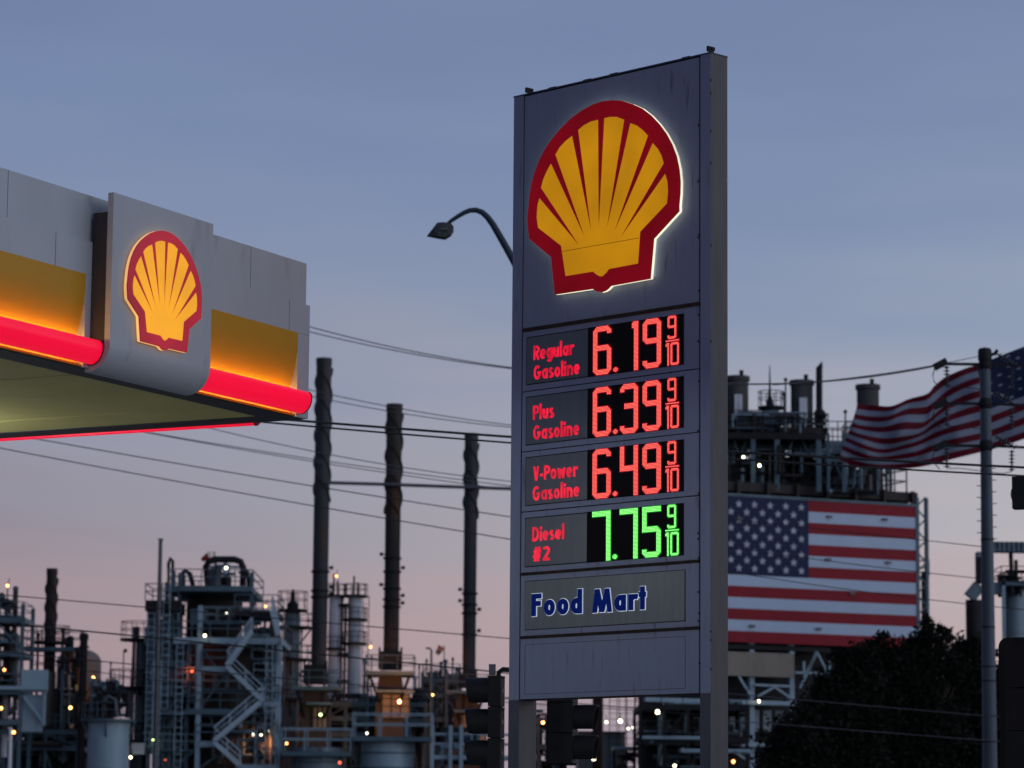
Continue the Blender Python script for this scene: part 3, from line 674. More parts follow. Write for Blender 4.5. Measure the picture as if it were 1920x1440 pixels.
def stair(mb, p, q, Y, w=1.0, n=None):             # flight between two world points, with rails
    p, q = Vector(p), Vector(q)
    for yy in (0, w):
        o = Vector((0, yy, 0)); mb.beam(p+o, q+o, .10, .34)
        up = Vector((0, 0, 1.05)); mb.beam(p+o+up, q+o+up, .07); mb.beam(p+o+up*.55, q+o+up*.55, .05)
        k = max(2, int((q-p).length/1.5))
        for i in range(k+1): a = p.lerp(q, i/k)+o; mb.beam(a, a+up, .06)
    k = int(abs(q.z-p.z)/.22)
    for i in range(k): a = p.lerp(q, (i+.5)/k); mb.box(a.x-.14, a.x+.14, a.y, a.y+w, a.z-.02, a.z+.02)

# ---- helical-strake stacks ----
def stack(label, px0, py_top, px1, py_bot, hw_t, hw_b, Y, strake_to, mt, box, group='tall furnace stacks with spiral fins', knobs=(), lower=True, seed=3):
    a, b = Q(px0, py_top, Y), Q(px1, py_bot, Y); cx = (a.x+b.x)/2; zt, zb = a.z, b.z; rt, rb = hw_t*MPP(Y), hw_b*MPP(Y)
    t = thing('furnace_stack', label, 'stack', (cx, Y, 0), 0, group)
    MB().lathe((cx, Y), [(rb, zb), (rb, (zb+zt)/2), (rt, zt-.5), (rt+.03, zt-.5), (rt+.03, zt)], 24).build('shaft', mt, t)
    zs = Q(px0, strake_to, Y).z; n = 3; H = rt*10.5
    for k in range(n):
        f = MB(); steps = int((zt-.8-zs)/H*30); vs = []
        for i in range(steps+1):
            an = 2*PI*(k/n+i/30); z = zt-.8-i*H/30
            for r_, dz in ((rt*.98, -.03), (rt+.13, -.03), (rt+.13, .03), (rt*.98, .03)): vs.append((cx+r_*math.cos(an), Y+r_*math.sin(an), z+dz))
        fs = [(i*4+j, i*4+(j+1) % 4, i*4+4+(j+1) % 4, i*4+4+j) for i in range(steps) for j in range(4)]
        f.add(vs, fs+[(0, 1, 2, 3), (steps*4, steps*4+3, steps*4+2, steps*4+1)]); f.build('spiral_fin', mt, t)
    for py in knobs:
        z = Q(px0, py, Y).z; MB().lathe((cx, Y), [(rb, z-.07), (rb+.12, z-.07), (rb+.12, z+.07), (rb, z+.07)], 20, False).build('flange', DST, t)
        for s in ((-1,) if int(py) % 3 == 0 else (1,)): MB().box(cx+s*(rb+.25)-.14, cx+s*(rb+.25)+.14, Y-.15, Y+.15, z+.2, z+.45).beam((cx+s*rb, Y, z+.3), (cx+s*(rb+.2), Y, z+.3), .06).build('gauge', DST, t)
    return t, cx, zb, rb
YR = 250
sA = stack('tallest spiral-finned stack, first to the right of the canopy corner', 607.5, 672, 598, 1250, 14.4, 14.6, YR, 945, STK, None, knobs=(1072, 1108, 1120))
sB = stack('rust-streaked spiral-finned stack, middle one of three', 740, 758, 733, 1225, 14.9, 14.4, YR, 965, RST, None, knobs=(1047, 1072, 1104, 1124, 1138))
sC = stack('grey spiral-finned stack standing closest to the price sign', 885.5, 813, 877.5, 1275, 12.6, 12.2, YR, 975, STK, None, knobs=(1113, 1134, 1150, 1190))
sD = stack('short rusty spiral-finned stack at the far left', 97, 1066, 93, 1260, 9.8, 11, YR, 1190, RST, None)
# horizontal pipe tying the stacks together
tb = MB(); tb.tube([Q(615, 905, YR-.8), Q(735, 908.5, YR-.8), Q(885, 914, YR-.8), Q(1010, 918, YR-.8)], .14, 10)
single('tie_pipe', tb, PIPE, 'long grey pipe running level across the three tall stacks', 'pipe', origin=Q(615, 905, YR))
# heater bodies beneath the stacks
def heater(st, pc, pbox0, pbox1, pybox, pydeck, dl, dr, cone_bot, cw, gl, body, lampspec):
    t, cx, zb, rb = st; Y = YR
    z_b1 = Q(pc, pybox[0], Y).z; z_b0 = Q(pc, pybox[1], Y).z; x0 = Q(pbox0, 1250, Y).x; x1 = Q(pbox1, 1250, Y).x; hw = (x1-x0)/2
    xm = (x0+x1)/2
    bb = MB().box(x0, x1, Y-hw, Y+hw, z_b0, z_b1)
    for x in (x0, xm, x1): bb.box(x-.08, x+.08, Y-hw-.06, Y-hw, z_b0, z_b1+.3)
    bb.build('damper_box', DST, t)
    zd = Q(pc, pydeck, Y).z; xa, xb2 = Q(dl, 1250, Y).x, Q(dr, 1250, Y).x
    MB().box(xa, xb2, Y-2.2, Y+2.2, zd-.3, zd).build('deck', BLU, t)
    r = MB(); rail(r, xa, xb2, zd, Y-2.2, 4.4, h=1.25, sp=1.3, w=.07); r.build('handrail', BLU, t)
    for s, xx in ((1, xa), (-1, xb2)):
        MB().beam((xx+s*.3, Y-2, zd-.3), (xm-s*hw*.9, Y-1.2, zd-2.4), .16).build('bracket', DST, t)
    zc0 = Q(pc, cone_bot, Y).z; w = cw*MPP(Y)
    mb = MB(); vs = [(xm-hw, Y-hw, zd-.3), (xm+hw, Y-hw, zd-.3), (xm+hw, Y+hw, zd-.3), (xm-hw, Y+hw, zd-.3), (xm-w, Y-w*.8, zc0), (xm+w, Y-w*.8, zc0), (xm+w, Y+w*.8, zc0), (xm-w, Y+w*.8, zc0)]
    mb.add(vs, [(0, 1, 5, 4), (1, 2, 6, 5), (2, 3, 7, 6), (3, 0, 4, 7), (0, 3, 2, 1)]); mb.build('hood', BRN, t)
    MB().box(xm-w, xm+w, Y-w*.8, Y+w*.8, 0, zc0-.01).build('furnace_body', BRN, t)
    zg1, zg0 = Q(pc, gl[2], Y).z, Q(pc, gl[3], Y).z; ga, gb = Q(gl[0], 1300, Y-w*.8).x, Q(gl[1], 1300, Y-w*.8).x
    p = MB().box(ga, gb, Y-w*.8-.12, Y-w*.8-.005, zg0, zg1).build('access_panel', TAN, t)
    MB().box(ga-.5, gb+.4, Y-w*.8-1.4, Y-w*.8-.2, zg1+.1, zg1+.3).build('canopy_plate', BLU, t)
    f = MB()
    for k in range(4): x = ga+(gb-ga)*k/3; f.box(x-.05, x+.05, Y-w*.8-.2, Y-w*.8-.125, zg0, zg1)
    for k in range(3): z = zg0+(zg1-zg0)*k/2; f.box(ga, gb, Y-w*.8-.26, Y-w*.8-.205, z-.04, z+.04)
    f.build('stiffener', BRN, t)
    lamp(t, *lampspec)
    return xm, w
heater(sA, 594, 572, 613, (1247, 1283), 1289, 554, 641, 1345, 26, (588, 615, 1326, 1366), None, (601, 1340, YR-6, 'g', .15, 80))
heater(sB, 733, 712, 753, (1222, 1256), 1261, 688, 777, 1302, 26, (717, 768, 1303, 1347), None, (749, 1316, YR-6, 'o', .16, 1150))
heater(sC, 872, 862, 893, (1262, 1290), 1297, 838, 915, 1330, 24, (864, 912, 1340, 1390), None, (1018, 1355, YR-6, 'o', .2, 700))
# decks with railings and round tanks in front of the heaters
def tank(label, px, rpx, pytop, Y, mt, deck_py, dl, dr, group='round tanks under railed decks'):
    t = plant('round_tank', label, 'tank', px, Y, group)
    a, r, z0, z1 = vessel(t, px, rpx, pytop, 1440, Y, mt, 'shell', dome=False, n=32)
    xa, xb2 = Q(dl, 1250, Y-r).x, Q(dr, 1250, Y-r).x; zd = Q(px, deck_py, Y-r).z
    MB().box(xa, xb2, Y-r-.6, Y+r*.6, zd-.35, zd-.02).build('deck', BLU, t)
    rl = MB(); rail(rl, xa, xb2, zd, Y-r-.6, 1.6*r+.6, h=1.7, sp=1.7, w=.08); rl.build('handrail', BLUL, t)
    for k in range(3): z = z1-1.1*(k+1); MB().lathe((a.x, a.y), [(r+.005, z-.06), (r+.07, z-.06), (r+.07, z+.06), (r+.005, z+.06)], 32, False).build('band', BLU, t)
    return t
tk = tank('big round pale blue tank under the deck below the rusty middle stack', 727, 49, 1385, 240, BLUL, 1381, 664, 812)
t2 = tank('dark round tank under the railed deck below the tallest stack', 596, 47, 1402, 240, VESB, 1409, 532, 660)
lamp(t2, 637, 1430, 236, 'r', .14)
ft = MB()
t3 = plant('railed_walkway', 'pale steel walkway on posts beside the traffic signal', 'walkway', 850, 238)
a1_ = Q(812, 1250, 238).x; b1_ = Q(960, 1250, 238).x; zw = Q(850, 1416, 238).z
MB().box(a1_, b1_, 238, 241, zw-.3, zw).build('deck', BLUL, t3); rl = MB(); rail(rl, a1_, b1_, zw, 238, 3, h=1.6, sp=1.6, w=.09); rl.build('handrail', BLUL, t3)
for px in (812, 846, 866, 930):
    MB().box(Q(px, 1300, 238).x-.14, Q(px, 1300, 238).x+.14, 237.7, 237.98, 0, Q(px, 1360, 238).z).build('post', BLUL, t3)
piping(t3, 815, 900, 1360, 1436, 239, 4, 9, 5)

# ---- twin white columns ----
tw = []
for i, (px, r, top, lab) in enumerate(((626, 11.5, 1118, 'slim white column next to the tallest stack'), (664, 12, 1116, 'slim white column with basket platforms, right one of the pair'))):
    Y = 262; t = plant('white_column', lab, 'process column', px, Y, 'twin white columns behind the stacks')
    a, rr, z0, z1 = vessel(t, px, r, top, 1440, Y, VESW, 'shell')
    for py in ((1116, 1215) if i == 0 else (1116, 1160, 1205)): ringdeck(t, (a.x, a.y), rr, Q(px, py, Y).z, .5, False, DST, h=.9)
    for dx, tp_ in ((-3, 1076), (4, 1088)): MB().tube([(a.x+dx*MPP(Y), Y, z1-.5), (a.x+dx*MPP(Y), Y, Q(px, tp_+i*4, Y).z)], .08, 6).build('vent_pipe', DST, t)
    lm = MB(); ladder(lm, a.x+rr+.35, Y, 0, z1, .5); lm.build('ladder', DST, t)
    p = MB().tube([(a.x-rr-.25, Y-.3, 0), (a.x-rr-.25, Y-.3, z1-1)], .12, 8).build('riser', PIPE, t)
    tw.append(t)
lamp(tw[0], 631, 1080, 262, 'o', .15); lamp(tw[1], 695, 1213, 262, 'o', .18)
b = MB(); z = Q(640, 1130, 262).z; x0, x1 = Q(634, 1250, 262).x, Q(653, 1250, 262).x
for py in (1133, 1225, 1275): z = Q(640, py, 262).z; b = MB().box(x0, x1, 261.4, 262.6, z-.2, z); b.build('link_bridge', DST, tw[0])
# blue vessel beyond the stair tower
t = plant('blue_column', 'blue-grey column with a caged top between the stair tower and tallest stack', 'process column', 546, 264)
a, rr, z0, z1 = vessel(t, 546, 15, 1144, 1440, 264, VESB, 'shell')
ringdeck(t, (a.x, a.y), rr*.7, Q(546, 1143, 264).z, .8, False, DST, h=1.5); ringdeck(t, (a.x, a.y), rr, Q(546, 1175, 264).z, 1.0, True, DST); ringdeck(t, (a.x, a.y), rr, Q(546, 1235, 264).z, 1.0, True, DST); ringdeck(t, (a.x, a.y), rr, Q(546, 1310, 264).z, 1.0, True, DST)
MB().lathe((a.x, 264), [(.5, z1-.3), (.5, z1+.5), (.2, z1+.8), (.2, z1+1.4), (.02, z1+1.8)], 10).build('vent_cap', DST, t)
MB().box(a.x-rr-.5, a.x-rr-.25, 263, 263.3, 0, z1-2).build('riser', DST, t)
lamp(t, 537, 1394, 250, 'o', .17, 200)
# ---- the big stair tower (reactor) ----
T = plant('stair_tower', 'big blue steel tower with zigzag stairs around a brown reactor', 'process tower', 400, 240)
Y = 240
vessel(T, 402, 52, 1112, 1195, Y+6, BRN, 'upper_reactor', dome=False, n=28)
vessel(T, 402, 68, 1205, 1440, Y+6, BRN, 'lower_reactor', dome=False, n=28)
def Xp(px, YY=240): return Q(px, 1250, YY).x
def Zp(py, YY=240): return Q(420, py, YY).z
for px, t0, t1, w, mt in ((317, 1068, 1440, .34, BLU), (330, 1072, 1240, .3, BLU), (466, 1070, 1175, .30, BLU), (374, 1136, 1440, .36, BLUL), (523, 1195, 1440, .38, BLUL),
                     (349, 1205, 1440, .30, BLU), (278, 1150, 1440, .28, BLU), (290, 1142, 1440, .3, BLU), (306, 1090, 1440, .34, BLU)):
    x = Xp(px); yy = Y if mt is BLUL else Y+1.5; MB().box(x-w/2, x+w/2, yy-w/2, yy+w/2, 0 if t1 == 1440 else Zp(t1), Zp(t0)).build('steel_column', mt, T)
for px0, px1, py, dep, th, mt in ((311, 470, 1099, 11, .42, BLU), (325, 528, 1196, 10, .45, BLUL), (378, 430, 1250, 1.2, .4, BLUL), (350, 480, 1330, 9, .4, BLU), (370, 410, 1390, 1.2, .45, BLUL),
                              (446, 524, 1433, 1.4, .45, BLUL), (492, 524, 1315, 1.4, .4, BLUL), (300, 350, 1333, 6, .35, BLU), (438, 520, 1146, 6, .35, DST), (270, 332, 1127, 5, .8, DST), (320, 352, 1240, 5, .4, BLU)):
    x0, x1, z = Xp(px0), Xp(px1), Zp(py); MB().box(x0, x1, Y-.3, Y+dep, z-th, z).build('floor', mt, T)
    r = MB(); rail(r, x0, x1, z, Y-.3, dep, h=1.25, sp=1.4, w=.07); r.build('handrail', BLU, T)
st_ = [((474, 1186), (428, 1249)), ((428, 1250), (496, 1316)), ((492, 1316), (404, 1390)), ((404, 1392), (452, 1435)), ((512, 1146), (524, 1192))]
for (a_, b_) in st_:
    s = MB(); p, q = Q(*a_, Y), Q(*b_, Y); stair(s, (p.x, Y-1.4, p.z), (q.x, Y-1.4, q.z), Y); s.build('stair_flight', STR, T)
b = MB()
for (x0, y0, x1, y1) in ((374, 1250, 330, 1330), (374, 1210, 405, 1250), (450, 1245, 523, 1315), (374, 1400, 330, 1436), (374, 1440, 440, 1395), (317, 1180, 290, 1130), (374, 1330, 430, 1255), (317, 1330, 374, 1260), (523, 1330, 480, 1400)):
    MB().beam(Q(x0, y0, Y+.6), Q(x1, y1, Y+.6), .15).build('brace', BLU, T)
for pts, r, mt in ((((390, 1098), (386, 1062), (391, 1053), (402, 1049), (440, 1049), (451, 1053), (456, 1064), (455, 1098)), .27, DST),
               (((316, 1098), (316, 1056), (320, 1046), (324, 1052), (324, 1098)), .13, DST), (((340, 1098), (340, 1078), (347, 1070), (356, 1076), (362, 1098)), .2, DST),
               (((455, 1060), (466, 1085), (466, 1110)), .18, DST), (((440, 1146), (505, 1148), (512, 1160), (512, 1195)), .22, PIPE), (((448, 1155), (462, 1160), (464, 1195)), .28, DST),
               (((333, 1150), (333, 1300)), .16, PIPE), (((480, 1200), (482, 1330), (500, 1345), (500, 1440)), .2, DST), (((508, 1200), (508, 1440)), .15, PIPE)):
    MB().tube([Q(a_, b_, Y+2) for a_, b_ in pts], r, 10).build('process_pipe', mt, T)
vessel(T, 404, 12, 1063, 1098, Y+5, PIPE, 'drum'); vessel(T, 341, 7, 1075, 1098, Y+2, DST, 'drum'); vessel(T, 425, 9, 1078, 1098, Y+5, DST, 'drum')
vessel(T, 300, 8, 1160, 1440, Y+4, DST, 'riser_vessel'); vessel(T, 323, 9, 1150, 1440, Y+3, VESB, 'riser_vessel')
MB().box(Xp(352), Xp(372), Y+1, Y+2, Zp(1170), Zp(1140)).build('switch_cabin', BLU, T)
sock = MB(); p = Q(378, 1050, Y+2); q = Q(391, 1043, Y+2); sock.tube([p, q], [.14, .3], 8); sock.build('red_cover', mat('red_sheet', (.35, .05, .03), .7), T)
for px in (390, 394, 400, 403): MB().tube([Q(px, 1060, Y+2), Q(px, 1034, Y+2)], .035, 5).build('lightning_rod', DST, T)
piping(T, 275, 335, 1130, 1440, Y+3, 5, 34, 11); piping(T, 325, 372, 1200, 1440, Y+2, 3, 14, 12); piping(T, 470, 522, 1150, 1440, Y+5, 4, 20, 13); piping(T, 380, 468, 1050, 1096, Y+3, 4, 8, 14, rmax=.14); piping(T, 380, 500, 1340, 1440, Y, 3, 10, 15)
for a_ in ((424, 1065, Y-1, 'p', .2), (384, 1192, Y-1, 'w', .14), (498, 1137, Y, 'o', .16), (476, 1377, Y+5, 'p', .15), (490, 1379, Y+5, 'p', .15), (505, 1371, Y+5, 'p', .17), (498, 1397, Y+2, 'o', .19, 300),
           (288, 1387, Y-1, 'g', .17), (310, 1425, Y, 'r', .1), (425, 1150, Y+1, 'p', .12), (360, 1258, Y+1, 'r', .16, 80)): lamp(T, *a_)
for px, t0, t1, m_ in ((283, 1150, 1400, BLUL), (311, 1100, 1330, BLUL), (338, 1205, 1440, BLUL), (506, 1200, 1433, BLUL), (362, 1205, 1330, BLU), (297, 1240, 1440, BLUL)):
    m2 = MB(); ladder(m2, Xp(px), Y-.5, Zp(t1), Zp(t0), .5)
    for k in range(int((Zp(t0)-Zp(t1))/1.5)): m2.ring((Xp(px), Y-.75), .38, Zp(t1)+1.5*k+1, .035, 8)
    m2.build('ladder', m_, T)
for px0, px1, py in ((272, 330, 1165), (268, 332, 1205), (282, 350, 1275), (296, 372, 1303), (276, 348, 1362), (282, 372, 1405), (470, 524, 1232), (474, 524, 1270), (452, 524, 1352), (380, 470, 1165), (376, 470, 1290), (376, 440, 1358)):
    x0, x1, z = Xp(px0), Xp(px1), Zp(py); MB().box(x0, x1, Y+.8, Y+2.6, z-.16, z).build('floor', BLU, T)
    r = MB(); rail(r, x0, x1, z, Y+.8, 1.8, h=1.15, sp=1.0, w=.055); r.build('handrail', BLUL, T)
for k in range(5):
    a_, b_ = Xp(484), Xp(516); z0_, z1_ = Zp(1232+k*42), Zp(1232+(k+1)*42)
    x_ = MB().beam((a_, Y+4, z0_), (b_, Y+4, z1_), .12).beam((b_, Y+4, z0_), (a_, Y+4, z1_), .12); x_.build('cross_brace', BLUL, T)
# thin mast
t = plant('thin_mast', 'thin bare mast rising above the stair tower', 'mast', 297, 238)
a = Q(296, 1225, 238); MB().tube([(a.x, 238, 0), (a.x, 238, Q(298, 1012, 238).z)], [.2, .15], 10).build('pole', PIPE, t)
MB().box(a.x-.18, a.x+.18, 237.8, 238.2, Q(298, 1012, 238).z, Q(298, 1010, 238).z).build('top_cap', DST, t)
# vertical vessel left of the tower
t = plant('blue_column', 'tall blue column with round basket platforms, left of the stair tower', 'process column', 266, 246)
a, rr, z0, z1 = vessel(t, 267, 10, 1198, 1440, 246, VESB, 'shell')
for px, py, w in ((262, 1198, .9), (238, 1288, 1.2), (238, 1388, 1.2)):
    c = Q(px, py, 244); ringdeck(t, (c.x, 244), .6 if w < 1 else .4, c.z, .9 if w < 1 else 1.0, False, DST, h=1.3)
    if w > 1: MB().beam((c.x, 244, c.z-.1), (a.x-rr*.6, 245.5, c.z-.4), .5, .3).build('bracket', DST, t)
for px in (252, 259, 276): MB().tube([Q(px, 1175, 243.5), Vector((Q(px, 1175, 243.5).x, 243.5, 0))], .13, 8).build('riser', PIPE if px != 276 else DST, t)
for px, py in ((232, 1220), (248, 1233)): MB().tube([(Q(px, py, 244).x, 244, Q(px, py+68, 244).z), Q(px, py, 244)], .045, 6).build('lamp_pole', DST, t)
p = Q(235, 1220, 244); MB().ball(p, .16, 6).build('lamp_head', BLU, t)
lamp(t, 245, 1420, 240, 'w', .15)
MB().box(Q(246, 1400, 241).x, Q(271, 1400, 241).x, 241, 243, Q(246, 1414, 241).z, Q(246, 1393, 241).z).build('cabinet', VESW, t)
# squat tank with pipes on top
t = plant('squat_tank', 'squat pale blue tank with a crown of pipes and railing', 'tank', 203, 236)
a, rr, z0, z1 = vessel(t, 203, 38, 1352, 1440, 236, BLUL, 'shell', dome=False, n=32)
ringdeck(t, (a.x, a.y), rr*.95, Q(203, 1349, 236).z, .6, True, BLU, h=1.2)
vessel(t, 190, 14, 1325, 1350, 236, DST, 'drum'); piping(t, 170, 240, 1280, 1350, 234, 4, 26, 21, mt=None, rmax=.2)
for px, py in ((208, 1276), (186, 1300)): MB().tube([(Q(px, py, 235).x, 235, z1), Q(px, py, 235)], [.28, .16], 8).build('valve_stem', DST, t)
MB().tube([Q(198, 1345, 234), Q(196, 1315, 234), Q(203, 1305, 234), Q(216, 1312, 234), Q(220, 1345, 234)], .13, 8).build('goose_neck', PIPE, t)
# dome vessel
t = plant('domed_vessel', 'round-topped brown and tan vessel behind a dark upright pipe', 'vessel', 147, 255)
a, rr, z0, z1 = vessel(t, 146, 41, 1216, 1440, 255, TAN, 'shell', n=32)
vessel(t, 133, 26, 1240, 1440, 250, BRN, 'jacket', n=24)
vessel(t, 131, 7, 1192, 1250, 250, DST, 'drum'); piping(t, 105, 150, 1215, 1440, 246, 3, 22, 31); piping(t, 165, 185, 1290, 1400, 246, 3, 12, 32)
x0, x1 = Q(42, 1250, 247).x, Q(150, 1250, 247).x; z = Q(90, 1213, 247).z
MB().box(x0, x1, 247, 249, z-.3, z).build('catwalk', BLU, t); r = MB(); rail(r, x0, x1, z, 247, 2, h=1.3, w=.06); r.build('handrail', DST, t)
lamp(t, 175, 1271, 246, 'o', .19, 500); lamp(t, 132, 1327, 244, 'y', .17)
t = plant('dark_flue', 'thick dark upright flue in front of the domed vessel', 'flue', 155, 244)
a = Q(155, 1280, 244); MB().lathe((a.x, 244), [(.30, 0), (.30, Q(155, 1200, 244).z), (.36, Q(155, 1200, 244).z), (.36, Q(155, 1190, 244).z), (.25, Q(155, 1187, 244).z)], 14).build('pipe', DST, t)
for py in (1215, 1300, 1360): MB().lathe((a.x, 244), [(.31, Q(155, py, 244).z), (.42, Q(155, py, 244).z), (.42, Q(155, py, 244).z+.15), (.31, Q(155, py, 244).z+.15)], 14, False).build('flange', DST, t)
# stack platform of the short rusty stack
t, cx, zb, rb = sD; Y = YR
ringdeck(t, (cx, Y), rb, Q(95, 1203, Y).z, 1.1, False, DST, h=1.2); MB().lathe((cx, Y), [(rb*1.15, 0), (rb*1.15, zb)], 20).build('base', TAN, t)
# far left steel tower with blue panel
T = plant('panelled_tower', 'open blue steel tower at the left edge carrying a pale blue panel', 'process tower', 20, 236); Y = 236
rack(T, [-45, -8, 40], [1165, 1229, 1300, 1357], Y, 5, BLU, .28, 41, top=1140)
piping(T, -40, 36, 1110, 1380, Y+1, 3, 34, 42); vessel(T, 14, 8, 1180, 1300, Y+2, DST, 'drum'); vessel(T, 10, 6, 1240, 1420, Y+2, VESW, 'drum')
MB().box(Xp(41, Y), Xp(91, Y), Y-.2, Y+.1, Q(60, 1298, Y).z, Q(60, 1256, Y).z).build('wall_panel', BLUL, T)
MB().box(Xp(41, Y), Xp(82, Y), Y+.2, Y+.4, Q(60, 1372, Y).z, Q(60, 1302, Y).z).build('wall_panel', BLUL, T)
f = MB().box(Xp(84, Y), Xp(89, Y), Y-.35, Y-.1, Q(60, 1360, Y).z, Q(60, 1298, Y).z); f.build('frame_post', BLUL, T)
MB().box(Xp(0, Y), Xp(91, Y), Y-.6, Y-.25, Q(60, 1294, Y).z, Q(60, 1287, Y).z).build('frame_beam', BLUL, T)
MB().beam(Q(45, 1306, Y-.2), Q(82, 1354, Y-.2), .2).build('frame_brace', BLUL, T)
MB().tube([Q(14, 1140, Y), Q(14, 1102, Y)], .05, 6).build('lamp_pole', DST, T)
for a_ in ((14, 1098, Y, 'o', .17), (8, 1256, Y-1, 'o', .17), (2, 1328, Y-1, 'o', .16), (26, 1373, Y-3, 'o', .16)): lamp(T, *a_)
MB().tube([(Q(20, 1400, Y-3).x, Y-3, 0), Q(20, 1365, Y-3)], .14, 8).build('lamp_post', VESW, T)

# ---- generic units of open steel, vessels and pipes that close the lower part ----
def unit(name, label, cat, cols, levels, Y, dep, seed, npipe, vess=(), lamps=(), top=None, mt=BLU, group=None):
    t = plant(name, label, cat, (cols[0]+cols[-1])/2, Y, group)
    rack(t, cols, levels, Y, dep, mt, .24, seed, top=top)
    for i, (px, r, p0, p1, m_) in enumerate(vess): vessel(t, px, r, p0, p1, Y+dep/2, m_, 'drum')
    piping(t, cols[0], cols[-1], levels[0]-12, 1440, Y+.5, dep-1, npipe, seed+100)
    for l in lamps: lamp(t, *l)
    return t
unit('process_unit', 'cluttered steel unit of drums between the middle and right stacks', 'process unit', [792, 812, 838, 862], [1272, 1300, 1345], 262, 6, 51, 30,
     ((841, 8, 1262, 1440, VESB), (820, 10, 1300, 1440, VESB), (800, 6, 1285, 1440, DST), (856, 5, 1270, 1440, DST)), ((811, 1303, 258, 'y', .15),), top=1262)
unit('process_unit', 'dark low steel unit under the tallest stack and white columns', 'process unit', [560, 590, 620, 650, 690], [1318, 1345, 1375], 256, 6, 52, 30,
     ((575, 10, 1330, 1440, DST), (640, 13, 1315, 1440, DST), (680, 10, 1300, 1440, VESB), (620, 9, 1330, 1440, BRN)), ((688, 1375, 252, 'p', .12), (690, 1384, 252, 'p', .1)))
unit('process_unit', 'low dark unit of drums between the squat tank and domed vessel', 'process unit', [-20, 30, 90, 150], [1375, 1405], 246, 8, 53, 26,
     ((20, 20, 1390, 1440, DST), (70, 26, 1372, 1440, DST), (120, 24, 1365, 1440, BRN)), ())
unit('process_unit', 'dark steel unit of drums just right of the rusty middle stack', 'process unit', [690, 720, 770, 800], [1318, 1348], 258, 6, 54, 22,
     ((782, 10, 1290, 1440, DST), (700, 9, 1310, 1440, DST), (795, 6, 1320, 1440, VESB)), ())
unit('process_unit', 'low steel unit crammed behind the zigzag stair tower', 'process unit', [440, 480, 520, 560], [1290, 1340, 1390], 268, 6, 55, 26,
     ((500, 8, 1240, 1440, DST), (515, 6, 1200, 1440, BLU), (545, 10, 1340, 1440, DST)), ())
unit('process_unit', 'dark low steel unit seen under the price sign at left', 'process unit', [960, 985, 1010, 1040], [1345, 1395], 256, 6, 56, 20,
     ((1030, 6, 1365, 1440, DST), (985, 10, 1400, 1440, DST)), ())
T = unit('process_unit', 'large dark deck structure seen under the price sign beside its right post', 'process unit', [1200, 1245, 1290, 1330, 1400], [1318, 1378], 236, 10, 57, 36,
     ((1225, 16, 1335, 1440, DST), (1290, 16, 1320, 1440, BRN), (1330, 12, 1325, 1440, DST)), ((1233, 1335, 233, 'w', .2), (1265, 1436, 233, 'w', .15)), mt=DST)
MB().box(Q(1204, 1380, 234).x, Q(1330, 1380, 234).x, 233.6, 234.4, Q(1250, 1386, 234).z, Q(1250, 1380, 234).z).build('edge_beam', BLUL, T)
t = plant('lattice_mast', 'thin lattice mast seen through the gap under the price sign', 'mast', 1160, 258)
for px in (1152, 1166, 1182):
    m_ = MB(); x = Q(px, 1380, 258).x; ladder(m_, x, 258, 0, Q(px, 1290, 258).z, .8); m_.build('lattice_leg', DST, t)
for l in ((1137, 1354, 256, 'w', .16), (1163, 1352, 256, 'w', .17), (1178, 1366, 256, 'p', .15), (1187, 1364, 256, 'p', .13), (1113, 1423, 250, 'w', .16)): lamp(t, *l)
t = plant('plain_stack', 'plain brown stack seen through the gap under the price sign', 'stack', 1121, 262); vessel(t, 1121, 10, 1200, 1440, 262, BRN, 'shaft', dome=False)
t = plant('low_building', 'pale blue-grey block building seen under the price sign', 'building', 1130, 268)
MB().box(Q(1085, 1300, 268).x, Q(1172, 1300, 268).x, 268, 280, 0, Q(1100, 1374, 268).z).build('wall', VESB, t)
MB().box(Q(1083, 1300, 268).x, Q(1174, 1300, 268).x, 267.8, 280.2, Q(1100, 1374, 268).z+.002, Q(1100, 1371, 268).z).build('roof_edge', DST, t)
t = plant('low_deck', 'low pale blue roofed deck in the gap under the price sign', 'platform', 1180, 246)
MB().box(Q(1150, 1300, 246).x, Q(1204, 1300, 246).x, 246, 250, Q(1100, 1405, 246).z, Q(1100, 1399, 246).z).build('roof', BLUL, t)
for px in (1152, 1175, 1200): MB().box(Q(px, 1300, 246).x-.1, Q(px, 1300, 246).x+.1, 246.2, 246.4, 0, Q(1100, 1405.5, 246).z).build('post', DST, t)
piping(t, 1150, 1204, 1410, 1440, 247, 2, 10, 61)
for k, (lab, pxs, pyt, Yb) in enumerate((('dark blank block of equipment behind the railed round tanks', (548, 700), 1352, 272), ('dark blank equipment block behind the pale blue walkway', (770, 950), 1362, 274),
        ('dark equipment block low behind the squat tank', (100, 262), 1392, 272), ('dark equipment block behind the panelled tower foot', (-40, 92), 1398, 270))):
    t = plant('equipment_block', lab, 'equipment', sum(pxs)/2, Yb)
    x0, x1 = Q(pxs[0], 1300, Yb).x, Q(pxs[1], 1300, Yb).x; zt__ = Q(sum(pxs)/2, pyt, Yb).z; rnd_ = random.Random(90+k); x = x0
    while x < x1:
        w_ = rnd_.uniform(.8, 2.4); h_ = zt__+rnd_.uniform(-1.6, .5); MB().box(x, min(x+w_, x1), Yb, Yb+3, 0, h_).build('module', rnd_.choice((DST, BRN, DST, BLU)), t); x += w_+rnd_.choice((.02, .02, .25, .5))
